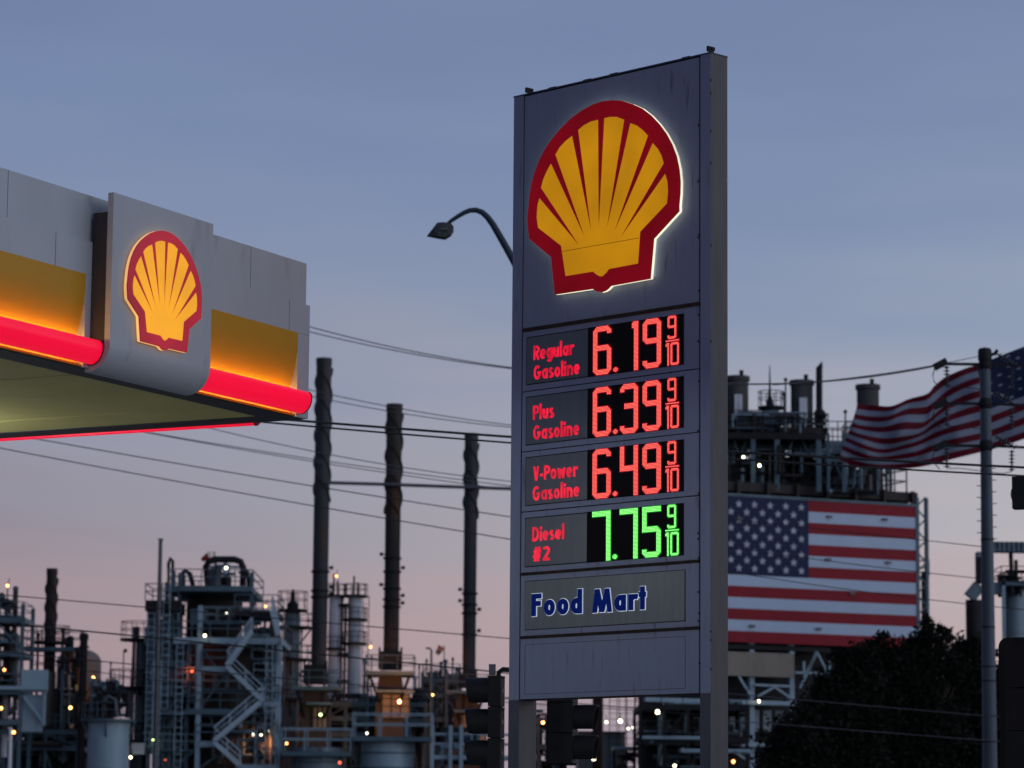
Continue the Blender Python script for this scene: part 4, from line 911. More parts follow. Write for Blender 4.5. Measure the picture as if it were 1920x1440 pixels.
slim = [(118, 1178, 252, .11, DST), (124, 1196, 252, .09, PIPE), (72, 1186, 250, .1, DST), (60, 1210, 250, .16, VESB), (208, 1240, 262, .05, DST), (247, 1272, 262, .07, DST), (339, 1120, 252, .14, PIPE), (356, 1130, 252, .1, VESW),
        (476, 1128, 250, .09, DST), (484, 1205, 256, .14, BLUL), (497, 1160, 258, .10, DST), (503, 1212, 252, .20, VESB), (515, 1150, 256, .07, DST), (534, 1170, 262, .12, PIPE), (558, 1210, 266, .08, DST), (566, 1180, 268, .06, DST),
        (642, 1120, 268, .09, DST), (684, 1235, 266, .13, VESB), (690, 1262, 262, .1, DST), (697, 1228, 266, .05, DST), (778, 1266, 266, .16, VESW), (786, 1246, 266, .06, DST), (800, 1235, 268, .06, DST), (827, 1240, 266, .09, DST), (835, 1236, 268, .14, VESB), (849, 1232, 268, .07, DST), (857, 1250, 264, .12, BLU), (864, 1262, 262, .07, DST)]
t = plant('slim_riser_group', 'scattered slim risers and vents standing among the plant steel', 'risers', 500, 258)
for px, py, Y_, r_, m_ in slim:
    p = Q(px, py, Y_); b = MB().lathe((p.x, Y_), [(r_, 0), (r_, p.z-.3), (r_*1.6, p.z-.3), (r_*1.6, p.z-.1), (r_*.6, p.z)], 8); o = b.build('riser', m_, t)
    for q_ in (.72, .86): MB().box(p.x-.5, p.x+.5, Y_-.3, Y_+.3, p.z*q_-.06, p.z*q_).build('service_ledge', DST, o)
# windsock and lamp mast
t = plant('lamp_mast', 'slim blue lamp mast with a short arm right of the rusty middle stack', 'lamp mast', 808, 250)
x = Q(808, 1300, 250).x; MB().tube([(x, 250, 0), (x, 250, Q(808, 1218, 250).z), (x-.25, 250, Q(808, 1215, 250).z)], .09, 8).build('pole', BLU, t)
MB().box(x-.45, x-.05, 249.9, 250.1, Q(808, 1217, 250).z, Q(808, 1214, 250).z).build('lamp_head', DST, t)
t = plant('windsock', 'orange and white windsock hanging from a thin pole', 'windsock', 832, 252)
x = Q(832, 1300, 252).x; MB().tube([(x, 252, 0), (x, 252, Q(832, 1212, 252).z)], .04, 6).build('pole', DST, t)
p, q = Q(828, 1213, 252), Q(819, 1227, 252); sk = MB()
for k in range(4):
    sk.m = k % 2; a, b = p.lerp(q, k/4), p.lerp(q, (k+1)/4); sk.tube([a, b], [.30-.03*k, .27-.03*k], 10, cap=(k in (0, 3)))
sk.build('sock', [mat('sock_orange', (.55, .12, .04), .8), mat('sock_white', (.6, .55, .5), .8)], t)
MB().beam(p, (x, 252, p.z+.1), .04).build('swivel', DST, t)

# ------------------------------------------------------------------ right plant: coker with painted flag
YF = .42                                               # yaw of the flag wall
Y0 = 240
F0 = Q(1340, 926, Y0); FO = Vector((F0.x, F0.y, 0)); fax = Vector((math.cos(YF), math.sin(YF), 0)); fay = Vector((-math.sin(YF), math.cos(YF), 0))
FL, FLX, FLZ = frame(FO, YF)
coke = thing('coker_structure', 'dark refinery block with concrete drums on top behind the painted flag wall', 'process structure', FO, YF)
fx1 = FL(1715, 945)[0]; fzt = FL(1365, 930)[1]; fzb = FL(1365, 1203.5)[1]; fxc = FL(1515, 1010)[0]
print('FLAGWALL w', fx1, 'h', fzt-fzb, 'top', fzt)
flag = thing('flag_billboard', 'giant painted American flag board hung on the refinery structure', 'flag board', FO, YF)
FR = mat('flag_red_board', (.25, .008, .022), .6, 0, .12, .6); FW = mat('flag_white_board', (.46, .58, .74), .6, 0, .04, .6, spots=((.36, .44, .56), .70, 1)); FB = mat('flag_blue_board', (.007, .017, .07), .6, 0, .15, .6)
H13 = (fzt-fzb)/13
g = MB()
for k in range(13):
    g.m = k % 2; x0 = 0 if k >= 7 else fxc+.003; g.box(x0, fx1, -.1, 0, fzt-(k+1)*H13+.002, fzt-k*H13-.002)
g.m = 2; g.box(0, fxc, -.1, 0, fzt-7*H13+.002, fzt-.002)
g.build('board', [FR, FW, FB], flag, world=False)
def star(x, z, r, y0, y1, mb):
    mb.prism([(x+(r if k % 2 == 0 else r*.42)*math.sin(PI*k/5), z+(r if k % 2 == 0 else r*.42)*math.cos(PI*k/5)) for k in range(10)], y0, y1)
sx0 = FL(1384, 945)[0]; sx1 = FL(1501, 950)[0]; dx = (sx1-sx0)/4; sg = MB(); sz0 = FL(1384, 945)[1]; dz = (7*H13)/9.75
for r_ in range(9):
    n = 6 if r_ % 2 == 0 else 5; xs = sx0-dx if n == 6 else sx0-dx/2
    for k in range(n): star(xs+dx*k, sz0-dz*r_*1.0, H13*.38, -.13, -.101, sg)
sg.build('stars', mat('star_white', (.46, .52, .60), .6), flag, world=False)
for k in range(24):
    pass
fr = MB().box(-.2, fx1+.2, -.15, .1, fzt+.003, fzt+.22).box(fx1+.003, fx1+.25, -.15, .1, fzb, fzt); fr.build('frame', BLU, flag, world=False)
sp = MB()
for px, py in ((1553, 969), (1657, 974), (1551, 1049), (1663, 1055), (1595, 1113), (1408, 1174), (1533, 1179), (1385, 973)):
    x, z = FL(px, py); MB().box(x-.22, x+.22, -.3, -.101, z-.08, z+.08).build('bracket', PIPE, flag, world=False)
# structure behind / below / above the board (local coordinates)
def cp_(name, mb, mt): return mb.build(name, mt, coke, world=False)
def fx(px, py=1100, y=0): return FL(px, py, y)[0]
def fz_(px, py, y=0): return FL(px, py, y)[1]
zd = fzt+1.15
cp_('top_deck', MB().box(-6, fx1+.6, .5, 14, fzt+.5, fzt+1.2), BRN)
for k in range(9): x = -3+(fx1+3)*k/8; cp_('deck_post', MB().box(x-.12, x+.12, .12, .45, fzt-.2, fzt+1.25), BRN)
cp_('backing_wall', MB().box(.5, fx1-.2, 2.2, 14, 0, fzt+.3), DST)
for px in (1414, 1489):
    x = fx(px, 1300); cp_('steel_column', MB().box(x-.2, x+.2, .3, .7, 0, fzb+.4), BLUL)
for x in (fx1+.05, fx1+.9):
    cp_('steel_column', MB().box(x+.22, x+.48, .2, .46, 0, fzt+.8), BLU)
lt = MB()
for k in range(14): z = fzb+(fzt-fzb)*k/13; lt.beam((fx1+.3 if k % 2 else fx1+1.2, .33, z), (fx1+1.2 if k % 2 else fx1+.3, .33, z+(fzt-fzb)/13), .1)
cp_('lattice', lt, BLU)
cp_('clad_band', MB().box(-6, fx(1487, 1240), -.2, .2, fz_(1400, 1268), fz_(1400, 1223)), TAN)
cp_('under_beam', MB().box(-6, fx(1560, 1240), .25, .6, fz_(1400, 1217), fz_(1400, 1208)), DST)
for py in (1316, 1395):
    cp_('floor_beam', MB().box(-6, fx(1489, 1300), -.3, .1, fz_(1400, py+5), fz_(1400, py-3)), BLUL)
br = MB()
for (x0, y0, x1, y1) in ((1385, 1268, 1408, 1306), (1420, 1306, 1452, 1288), (1452, 1288, 1488, 1313), (1414, 1284, 1489, 1287), (1370, 1405, 1400, 1425), (1507, 1270, 1531, 1222), (1531, 1222, 1553, 1265), (1490, 1261, 1560, 1263), (1507, 1240, 1507, 1262), (1555, 1240, 1555, 1262), (1532, 1222, 1500, 1290)):
    a, b = FL(x0, y0, -.2), FL(x1, y1, -.2); cp_('brace', MB().beam((a[0], -.2, a[1]), (b[0], -.2, b[1]), .16), BLUL)
for k in range(5): x = fx(1372+k*23, 1380); cp_('stored_panel', MB().box(x, x+.7, .8, 1.0, fz_(1400, 1370), fz_(1400, 1330)), mat('shed_panel', (.20, .25, .28), .6))
for px, py, c, r in ((1423, 1315, 'w', .15), (1375, 1428, 'o', .2)):
    a = FL(px, py, -.8); o = cp_('lamp', MB().box(a[0]-.15, a[0]+.15, -.7, -.2, a[1]+.1, a[1]+.2), DST); MB().ball((a[0], -.8, a[1]), r*.62, 6).build('bulb', LM[c], o, world=False)
# side ladder platform
a = FL(1735, 1080, .5); cp_('side_platform', MB().box(fx1+.5, a[0]+.35, .5, 2.5, a[1]-.2, a[1]), DST)
r = MB(); rail(r, fx1+.5, a[0]+.35, a[1], .5, 2, h=1.25, sp=.8); cp_('side_rail', r, DST)
cp_('side_pipe', MB().tube([(fx1+1.3, 1, 0), (fx1+1.3, 1, a[1]+.4)], .14, 8), DST)
cp_('side_pipe', MB().tube([(fx1+1.8, 1.4, 0), (fx1+1.8, 1.4, a[1]-3)], .2, 8), DST)
# rail on the deck's end
r = MB(); rail(r, fx(1655, 930, 2), fx(1700, 930, 2), zd, 2, 4, h=2.0, sp=1.0, w=.09); cp_('deck_rail', r, DST)
# concrete drums, cones and legs above the deck
CON = mat('concrete_drum', (.075, .078, .08), .8, 0, .15, .5, (1.5, 1.5, .2), spots=((.055, .055, .055), .6, 1))
def drum(px0, px1, py, pb, YY):
    a = Q((px0+px1)/2, (py+pb)/2, YY); r = (px1-px0)/2*MPP(YY)*1.07; zt, z0 = Q(px0, py, YY).z, Q(px0, pb, YY).z
    MB().lathe((a.x, YY), [(r, z0), (r, zt-.35), (r+.12, zt-.35), (r+.12, zt)], 28).build('coke_drum', CON, coke)
    MB().lathe((a.x, YY), [(r*.55, z0-3.8), (r*.8, z0-2.4), (r*1.25, z0-.9), (r*1.25, z0-.01)], 24).build('cone', BRN, coke)
    MB().lathe((a.x, YY), [(r*1.4, zd), (r*1.3, zd+2), (r*.6, z0-3.9)], 24).build('chute', BRN, coke)
    MB().box(a.x-.3, a.x+.3, YY-r-.4, YY-r-.03, z0+.5, z0+2.4).build('sign_plate', VESW, coke)
    MB().box(a.x+r*.2, a.x+r*.2+.3, YY-.2, YY+.2, zt+.01, zt+.5).build('vent_cap', DST, coke)
    MB().box(a.x-r-1.0, a.x+r+1.0, YY-r-1, YY+r+1, z0-.45, z0-.02).build('drum_floor', BRN, coke)
    rl = MB(); rail(rl, a.x-r-1.0, a.x+r+1.0, z0, YY-r-1, 2*r+2, h=1.05, sp=.9, w=.07); rl.build('drum_rail', DST, coke)
    for sx_ in (-1, 1):
        for sy_ in (-1, 1):
            lg = MB(); lg.beam((a.x+sx_*(r+.7), YY+sy_*(r+.5), z0-.4), (a.x+sx_*(r+.7), YY+sy_*(r+.5), zd), .26)
            lg.beam((a.x, YY+sy_*(r+.5), z0-.5), (a.x+sx_*(r+.7), YY+sy_*(r+.5), z0-3.2), .15); lg.build('leg', BLU, coke)
    return a, r, z0, zt
YD = 247
drum(1363, 1402, 706, 800, YD); drum(1484, 1523, 714, 806, YD); drum(1608, 1647, 722, 820, YD+4)
drum(1235, 1275, 700, 800, YD)
v = vessel(coke, 1446, 16, 765, 812, YD, VESB, 'scrubber'); vessel(coke, 1446, 20, 812, 905, YD, DST, 'hopper', dome=False)
ringdeck(coke, (v[0].x, YD), .3, Q(1446, 763, YD).z, .75, False, DST, h=1.2)
MB().lathe((v[0].x-.1, YD), [(.35, v[3]-.1), (.25, v[3]+.6), (.1, v[3]+1.0), (.04, v[3]+3.2), (.02, v[3]+3.4)], 8).build('vent_mast', DST, coke)
for px, py, pb in ((1473, 712, 800), (1585, 772, 812), (1470, 740, 806)): MB().tube([Q(px, pb, YD), Q(px, py, YD)], .06, 6).ball(Q(px, py, YD), .16, 6).build('lamp_mast', DST, coke)
fl = MB().tube([Q(1536, 770, YD-1), Q(1536, 690, YD-1)], .26, 12); fl.build('flare_pipe', DST, coke)
a = Q(1536, 690, YD-1); MB().add([(a.x-.26, YD-1.2, a.z), (a.x+.26, YD-1.2, a.z), (a.x+.26, YD-.8, a.z), (a.x-.26, YD-.8, a.z), (a.x+.24, YD-1.1, a.z+.55), (a.x+.24, YD-.9, a.z+.55)], [(0, 1, 4), (2, 3, 5), (1, 2, 5, 4), (3, 0, 4, 5), (3, 2, 1, 0)]).build('flare_tip', DST, coke)
MB().ball(Q(1537, 777, YD-1), .48, 10).build('silencer', DST, coke); MB().tube([Q(1537, 786, YD-1), Q(1535, 812, YD-1)], [.4, .28], 10).build('silencer_neck', DST, coke)
for px, w in ((1457, .4), (1412, .35), (1535, .4), (1553, .2), (1583, .35)):
    x = Q(px, 860, YD-4).x; MB().box(x-w/2, x+w/2, YD-4.2, YD-3.8, zd-.5, Q(px, 812, YD-4).z).build('steel_column', BLU, coke)
x0, x1, z = Q(1365, 812, YD-4).x, Q(1548, 812, YD-4).x, Q(1450, 812, YD-4).z
MB().box(x0, x1, YD-4.3, YD+3, z-.5, z).build('mid_floor', DST, coke); r = MB(); rail(r, x0, x1, z, YD-4.3, 3, h=1.5, sp=1.1, w=.06); r.build('mid_rail', DST, coke)
x0, x1, z = Q(1548, 830, YD-2).x, Q(1640, 830, YD-2).x, Q(1580, 826, YD-2).z
MB().box(x0, x1, YD-2, YD+3, z-.9, z).build('bridge', VESB, coke); r = MB(); rail(r, x0, x1, z, YD-2, 4, h=1.5, sp=1.0, w=.07); r.build('bridge_rail', DST, coke)
br = MB()
for (x0, y0, x1, y1) in ((1372, 815, 1385, 850), (1405, 815, 1388, 850), (1490, 815, 1478, 850), (1500, 815, 1515, 850), (1533, 815, 1516, 850), (1560, 850, 1550, 915), (1560, 850, 1585, 915), (1610, 840, 1600, 915), (1640, 840, 1650, 915)): MB().beam(Q(x0, y0, YD-3), Q(x1, y1, YD-3), .15).build('knee_brace', BLU, coke)
piping(coke, 1365, 1650, 830, 925, YD-3, 4, 60, 71, rmax=.16); piping(coke, 1545, 1600, 850, 925, YD-3, 3, 20, 72, rmax=.1); piping(coke, 1365, 1545, 770, 812, YD-3, 3, 22, 73, rmax=.1)
for a_ in ((1394, 857, YD-5, 'w', .16), (1424, 873, YD-5, 'w', .17), (1644, 866, YD-5, 'p', .12)):
    p = Q(*a_[:3]); o = MB().box(p.x-.15, p.x+.15, p.y-.05, p.y+.3, p.z+.16, p.z+.25).build('lamp', DST, coke); MB().ball(p, a_[4]*.62, 6).build('bulb', LM[a_[3]], o)
# ---- far right ducts and silos ----
T = plant('duct_tower', 'dark steel ducts and silo at the right edge behind the utility pole', 'process tower', 1880, 230); Y = 230
for x0, x1, y0, y1, m_ in ((1858, 1935, 1017, 1036, VESB), (1833, 1856, 1036, 1046, VESB)): MB().box(Xp(x0, Y), Xp(x1, Y), Y-.6, Y+.6, Q(1880, y1, Y).z, Q(1880, y0, Y).z).build('duct', m_, T)
k = MB()
for i in range(9): x = Xp(1862+i*9, Y); k.box(x-.04, x+.04, Y-.68, Y-.601, Q(1880, 1036, Y).z, Q(1880, 1017, Y).z)
k.build('duct_ribs', DST, T)
MB().box(Xp(1833, Y), Xp(1840, Y), Y-.6, Y+.6, Q(1836, 1095, Y).z, Q(1836, 1046.5, Y).z).build('duct', DST, T)
a = Q(1826, 1180, Y); MB().lathe((a.x, Y), [(.58, 0), (.58, Q(1826, 1125, Y).z)], 16).build('filter_pipe', DST, T)
mb = MB().beam(Q(1818, 1120, Y), Q(1836, 1098, Y), .9).build('duct_elbow', VESB, T)
MB().box(Xp(1858, Y), Xp(1878, Y), Y-.5, Y+.5, Q(1836, 1114, Y).z, Q(1836, 1092, Y).z).build('duct', VESB, T)
vessel(T, 1903, 21, 1100, 1440, Y+2, VESB, 'silo', n=24); MB().box(Xp(1877, Y), Xp(1883, Y), Y-1, Y-.7, 0, Q(1836, 1090, Y).z).build('steel_column', BLUL, T)
z = Q(1880, 1092, Y).z; x0, x1 = Xp(1876, Y), Xp(1935, Y); MB().box(x0, x1, Y-1, Y+4, z-.3, z).build('deck', BLU, T); r = MB(); rail(r, x0, x1, z, Y-1, 5, h=1.1, sp=1.0); r.build('handrail', DST, T)
piping(T, 1870, 1925, 1070, 1110, Y-.5, 3, 18, 81, mt=DST, rmax=.12); MB().tube([Q(1897, 1090, Y), Q(1895, 1035, Y)], .16, 8).build('vent_pipe', DST, T); MB().tube([Q(1905, 1090, Y), Q(1905, 1050, Y)], .14, 8).build('vent_pipe', DST, T)
# ------------------------------------------------------------------ utility pole
GALV = mat('galvanised_pole', (.075, .10, .13), .5, .3, .12, 1.5, (2, 2, .2), spots=((.045, .06, .075), .6, 2))
INS = mat('insulator_dark', (.03, .032, .035), .35, 0, .2)
YU = 90
pb = Q(1856, 1440, YU); ptp = Q(1847, 655, YU); pxm = (pb.x+ptp.x)/2
up = thing('utility_pole', 'tall tapered grey steel utility pole carrying side arms and insulators', 'utility pole', (pb.x, YU, 0))
tilt = (ptp.x-pb.x)/(ptp.z-pb.z)
def PX(z): return pb.x+(z-pb.z)*tilt*.6+ .0
rT, rB = 9.8*MPP(YU), 13.8*MPP(YU)
zT = ptp.z
def prad(z): return rB+(rT-rB)*(z-pb.z)/(zT-pb.z)
pl = MB(); pl.tube([(PX(0), YU, 0), (PX(pb.z), YU, pb.z), (PX(zT), YU, zT)], [rB*1.12, rB, rT], 16); pl.build('shaft', GALV, up)
for py in (1012, 1176, 1250, 1277, 1343, 1391): z = Q(1856, py, YU).z; MB().lathe((PX(z), YU), [(prad(z)-.02, z-.02), (prad(z)+.012, z-.02), (prad(z)+.012, z+.02), (prad(z)-.02, z+.02)], 16, False).build('band', DST, up)
for i, py in enumerate(range(878, 1020, 11)):
    z = Q(1856, py, YU).z; s_ = -1 if i % 2 else 1; MB().beam((PX(z)+s_*prad(z), YU, z), (PX(z)+s_*(prad(z)+.11), YU, z), .022).build('step_peg', DST, up)
MB().lathe((PX(zT), YU), [(rT, zT-.35), (rT+.05, zT-.32), (rT+.05, zT-.05), (rT+.02, zT+.02), (.01, zT+.06)], 12).build('cap', DST, up)
def insul(p, q, r=.085, n=5, par=up):
    p, q = Vector(p), Vector(q); mb = MB(); pts = []; rs = []
    for i in range(n):
        for t_, rr in ((0, .022), (.25, .03), (.42, r), (.55, r*.95), (.62, .03), (.98, .022)): pts.append(p.lerp(q, (i+t_)/n)); rs.append(rr)
    mb.tube(pts, rs, 8); mb.build('insulator', INS, par)
for k, py in enumerate((683, 757, 836)):
    z = Q(1840, py, YU).z; x = PX(z); MB().lathe((x, YU), [(prad(z)+.0, z-.16), (prad(z)+.03, z-.09), (prad(z)+.03, z+.09), (prad(z), z+.16)], 12, False).build('collar', DST, up)
    xl = Q(1775, py, YU).x; yl = YU-.4
    arm = MB().beam((x-prad(z), YU, z), (xl, YU, z), .075, .075).build('side_arm', DST, up)
    h = MB(); a, b = Q(1775, py-6, YU), Q(1752, py+6, YU); h.beam(a, b, .17, .20); h.build('clamp_head', DST, up)
    j = MB().tube([Q(1752, py+8, YU), Q(1749, py+22, YU), Q(1751, py+32, YU), Q(1762, py+44, YU)], .015, 5).build('jumper_wire', DST, up)
    insul(Q(1775, py+3, YU), Q(1775.5, py+42, YU), .10, 6)
    # right side: diagonal strings and hanging string
    insul(Q(1866, py-22+k*2, YU), Q(1906, py+4, YU), .10, 7)
    MB().beam((x+prad(z), YU, z), Q(1925, py+3, YU), .07).build('side_arm', DST, up)
    insul(Q(1897, py+8, YU), Q(1897, py+48, YU), .09, 6)
    MB().tube([Q(1897, py+48, YU), Q(1880, py+52, YU), Q(1800, py+42, YU), Q(1776, py+42, YU)], .012, 5).build('jumper_wire', DST, up)
MB().tube([Q(1855, 668, YU), Q(1866, 662, YU), Q(1870, 656, YU)], .05, 6).build('bracket', DST, up)
# ------------------------------------------------------------------ street lamp
YL = 60
slp = [Q(*p, YL) for p in ((1052, 740), (1040, 665), (1015, 592), (985, 530), (957, 478), (940, 448), (925, 422), (914, 407), (904, 398), (893, 394), (881, 394.5), (870, 399), (858, 406), (846, 414), (838, 421))]
sl_ = thing('street_lamp', 'unlit street lamp on a curved arm reaching out from behind the price sign', 'street lamp', (slp[0].x, YL, 0))
n = len(slp); MB().tube([(slp[0].x, YL, 0)]+slp, [.11]+[.085-.050*i/(n-1) for i in range(n)], 12).build('pole', mat('lamp_pole_paint', (.035, .055, .075), .5, .2, .15), sl_)
bm = bmesh.new(); LP = []
for px, py, d, w in ((800.5, 443, 0, .04), (805, 439, 0, .07), (822, 445.5, 0, .15), (835, 447, 0, .15), (845, 441, 0, .13), (850.5, 433, 0, .10), (850.5, 426, 0, .08), (846, 419.5, 0, .07), (832, 418, 0, .09), (820, 419, 0, .09), (812, 431, 0, .10)):
    for s_ in (-1, 1): p = Q(px, py, YL); bm.verts.new((p.x-slp[0].x, s_*w, p.z))
bmesh.ops.convex_hull(bm, input=bm.verts); me = bpy.data.meshes.new('lamp_head'); bm.to_mesh(me); bm.free(); me.materials.append(mat('lamp_head_grey', (.055, .06, .065), .45, .2, .2))
lh = bpy.data.objects.new('lamp_head', me); COL.objects.link(lh); lh.parent = sl_
a = Q(833, 432, YL); MB().box(a.x-.055, a.x+.075, YL-.16, YL-.12, a.z-.02, a.z+.02).build('latch', PIPE, lh)
# ------------------------------------------------------------------ traffic signals
SGN = mat('signal_black', (.010, .011, .012), .55, 0, .2)
def visor(mb, c, d, r, L, zup=Vector((0, 0, 1))):      # tunnel visor: open tube cut back at the bottom
    d = d.normalized(); s_ = d.cross(zup).normalized(); n = 16; vs = []
    for i in range(n+1):
        an = -.30*PI+1.6*PI*i/n
        for rr in (r, r-.012):
            e = s_*math.cos(an)*rr+zup*math.sin(an)*rr
            ln = L*(.90+.10*math.sin(an))
            vs += [c+e, c+e+d*ln]
    fs = []
    for i in range(n):
        a = i*4; b = a+4; fs += [(a, a+1, b+1, b), (a+2, b+2, b+3, a+3), (a+1, a+3, b+3, b+1), (a, b, b+2, a+2)]
    mb.add(vs, fs, True)
def signal(label, px, pytop, sec, Y, dirv, w, dep, n=3, loc=None, spine=None):
    top = Q(px, pytop, Y); t = thing('traffic_signal', label, 'traffic signal', (top.x, Y, 0), 0, 'traffic signals over the road')
    h = sec*MPP(Y); dv = Vector(dirv).normalized(); sv = Vector((-dv.y, dv.x, 0))
    for k in range(n):
        c = top-Vector((0, 0, h*(k+.5))); o = MB(); W_, D_ = w/2, dep/2
        vs = [c+sv*a*W_+dv*b*D_+Vector((0, 0, z*(h/2-.004))) for a in (-1, 1) for b in (-1, 1) for z in (-1, 1)]
        o.add(vs, [(0, 1, 3, 2), (4, 6, 7, 5), (0, 4, 5, 1), (2, 3, 7, 6), (0, 2, 6, 4), (1, 5, 7, 3)]); sc = o.build('section', SGN, t)
        v = MB(); visor(v, c+dv*D_, dv, h*.44, h*.78); v.build('visor', SGN, sc)
        l = MB(); l.ball(c+dv*(D_-.02), h*.38, 10); l.build('lens', mat('signal_lens_off', (.015, .015, .015), .2), sc)
        hg = MB().beam(c-sv*W_-dv*D_*.3, c-sv*(W_+.02)-dv*D_*.3, .03).build('hinge', SGN, sc)
    return t, top, h
t, top, h = signal('black traffic signal in profile just left of the price sign', 931, 1267, 57.5, 37, (-1, .16, 0), .30, .15)
MB().box(top.x-.09, top.x-.01, 36.9, 37.1, top.z+.01, top.z+.13).build('top_bracket', PIPE, t)
MB().tube([top+Vector((.02, 0, 0)), top+Vector((.03, 0, .04)), top+Vector((.07, 0, .075)), Q(975, 1257, 37), Q(1200, 1262, 37)], .028, 8).build('support_arm', SGN, t)
for k in range(4): MB().box(top.x+.08, top.x+.10, 36.8, 37.1, top.z-h*k-.03, top.z-h*k-.015).build('bolt', PIPE, t)
t, top, h = signal('black traffic signal between the legs of the price sign', 1056, 1262, 55.3, 38, (1, -.22, 0), .33, .30)
MB().box(top.x-.19, top.x+.17, 38.2, 38.26, top.z-3*h-.02, top.z+.02).build('backplate', SGN, t)
MB().tube([(top.x+.3, 38.3, 0), (top.x+.3, 38.3, 0.5), (top.x, 38.3, top.z-3*h-.05), (top.x, 38.3, top.z-2.6*h)], .06, 8).build('post', SGN, t)
t, top, h = signal('big black traffic signal with backplate in the lower right corner', 1925, 1210, 79, 27, (.55, .83, 0), .34, .16)
bp = MB(); hw, hb = .29, .62; cz = top.z-h*1.5; R_ = .08; pts = []
for cx, cy, a0 in ((hw-R_, hb-R_, 0), (-hw+R_, hb-R_, 90), (-hw+R_, -hb+R_, 180), (hw-R_, -hb+R_, 270)): pts += [(cx+R_*math.cos(math.radians(a0+k*15)), cy+R_*math.sin(math.radians(a0+k*15))) for k in range(7)]
dv = Vector((.55, .83, 0)).normalized(); sv = Vector((-dv.y, dv.x, 0)); xo = Q(1872, 1300, 27).x
cc = Vector((top.x, 27, 0)); bp.prism(pts, .0, .01, lambda x, y, z: tuple(cc+sv*x+dv*(y+.06)+Vector((0, 0, cz+z)))); bp.build('backplate', SGN, t)
t, top, h = signal('black traffic signal cut by the right edge beside the utility pole', 1919, 894, 61, 40, (.3, .95, 0), .27, .2, n=1)
# ------------------------------------------------------------------ waving flag
YW = 140
def poly(pts, u):
    x = u*(len(pts)-1); i = min(int(x), len(pts)-2); f = x-i
    P = [pts[max(0, i-1)], pts[i], pts[i+1], pts[min(len(pts)-1, i+2)]]
    o = []
    for k in (0, 1):
        a, b, c, d = (p[k] for p in P); o.append(.5*((2*b)+(-a+c)*f+(2*a-5*b+4*c-d)*f*f+(-a+3*b-3*c+d)*f**3))
    return o
TOPL = [(1608, 757), (1640, 760), (1672, 761), (1704, 748), (1738, 738), (1752, 722), (1772, 706), (1805, 692), (1840, 681), (1885, 663), (1925, 648), (1965, 634), (2005, 618), (2045, 600)]
BOTL = [(1573, 862), (1600, 872), (1636, 878), (1675, 879), (1715, 877), (1752, 870), (1790, 860), (1826, 851), (1862, 842), (1900, 830), (1938, 817), (1975, 805), (2010, 792), (2045, 778)]
NU, NV = 150, 78
fo = Q(2045, 800, YW)
wf = thing('waving_flag', 'huge American flag streaming in the wind behind the utility pole', 'flag', (fo.x+.3, YW, 0))
def fpt(u, v):
    a = poly(TOPL, u); b = poly(BOTL, u)
    v2 = v+.030*math.sin(2*PI*v)*math.sin(5.2*u*PI+1.2)*(1-u)
    fold = math.exp(-((u-.26-.36*(.45-v))/.10)**2)*math.exp(-((v-.40)/.28)**2)
    lx = (1-u)**1.0
    x = a[0]+(b[0]-a[0])*v; y = a[1]+(b[1]-a[1])*(v2+.085*fold)
    if u < .25: y += 5*math.sin(v*PI*1.0)*math.sin(u*4*PI)*(1-v*.5)
    d = .55*math.sin(2*PI*(2.6*u+.55*v)+.6)*(1-.6*u)+.28*math.sin(2*PI*(5.3*u-1.1*v))*(1-u)+.12*math.sin(2*PI*(9*u+1.7*v))*(1-u)-.8*fold
    return Q(x, y, YW+d-1.2*(1-u))
g = MB()
vs = [fpt(i/NU, j/NV) for i in range(NU+1) for j in range(NV+1)]
UC = .60
for i in range(NU):
    for j in range(NV):
        st = j*13//NV; g.m = 2 if (i/NU >= UC and st < 7) else st % 2
        g.f.append((i*(NV+1)+j, (i+1)*(NV+1)+j, (i+1)*(NV+1)+j+1, i*(NV+1)+j+1)); g.mi.append(g.m); g.sm.append(True)
g.v = [tuple(v) for v in vs]
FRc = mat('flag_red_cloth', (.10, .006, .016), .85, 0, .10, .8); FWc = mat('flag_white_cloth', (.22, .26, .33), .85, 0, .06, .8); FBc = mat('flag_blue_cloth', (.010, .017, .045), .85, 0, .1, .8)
for m_, c_ in ((FRc, (.22, .008, .02)), (FWc, (.38, .42, .52)), (FBc, (.02, .04, .12))):   # thin cloth lets a little light through
    t_ = m_.node_tree; b_ = t_.nodes['Principled BSDF']; tr = t_.nodes.new('ShaderNodeBsdfTranslucent'); tr.inputs[0].default_value = (*c_, 1)
    mx_ = t_.nodes.new('ShaderNodeMixShader'); mx_.inputs[0].default_value = .30; t_.links.new(b_.outputs[0], mx_.inputs[1]); t_.links.new(tr.outputs[0], mx_.inputs[2]); t_.links.new(mx_.outputs[0], t_.nodes['Material Output'].inputs[0])
g.build('cloth', [FRc, FWc, FBc], wf, fix=False)
st = MB()
for r_ in range(9):
    nn = 6 if r_ % 2 == 0 else 5
    for k in range(nn):
        uc = UC+(1-UC)*((k+.5)/6 if nn == 6 else (k+1)/6); vc = (7/13)*(r_+.7)/9.4
        ru, rv = .0115, .017
        ring = [fpt(uc+(ru if q % 2 == 0 else ru*.42)*math.sin(PI*q/5), vc-(rv if q % 2 == 0 else rv*.42)*math.cos(PI*q/5)) - Vector((0, .05, 0)) for q in range(10)]
        c = fpt(uc, vc)-Vector((0, .05, 0)); st.add([c]+ring, [(0, 1+q, 1+(q+1) % 10) for q in range(10)])
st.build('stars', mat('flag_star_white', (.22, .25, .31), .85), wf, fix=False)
MB().tube([(fo.x+.35, YW, 0), (fo.x+.35, YW, Q(2045, 560, YW).z)], [.22, .12], 12).build('flagpole', GALV, wf)
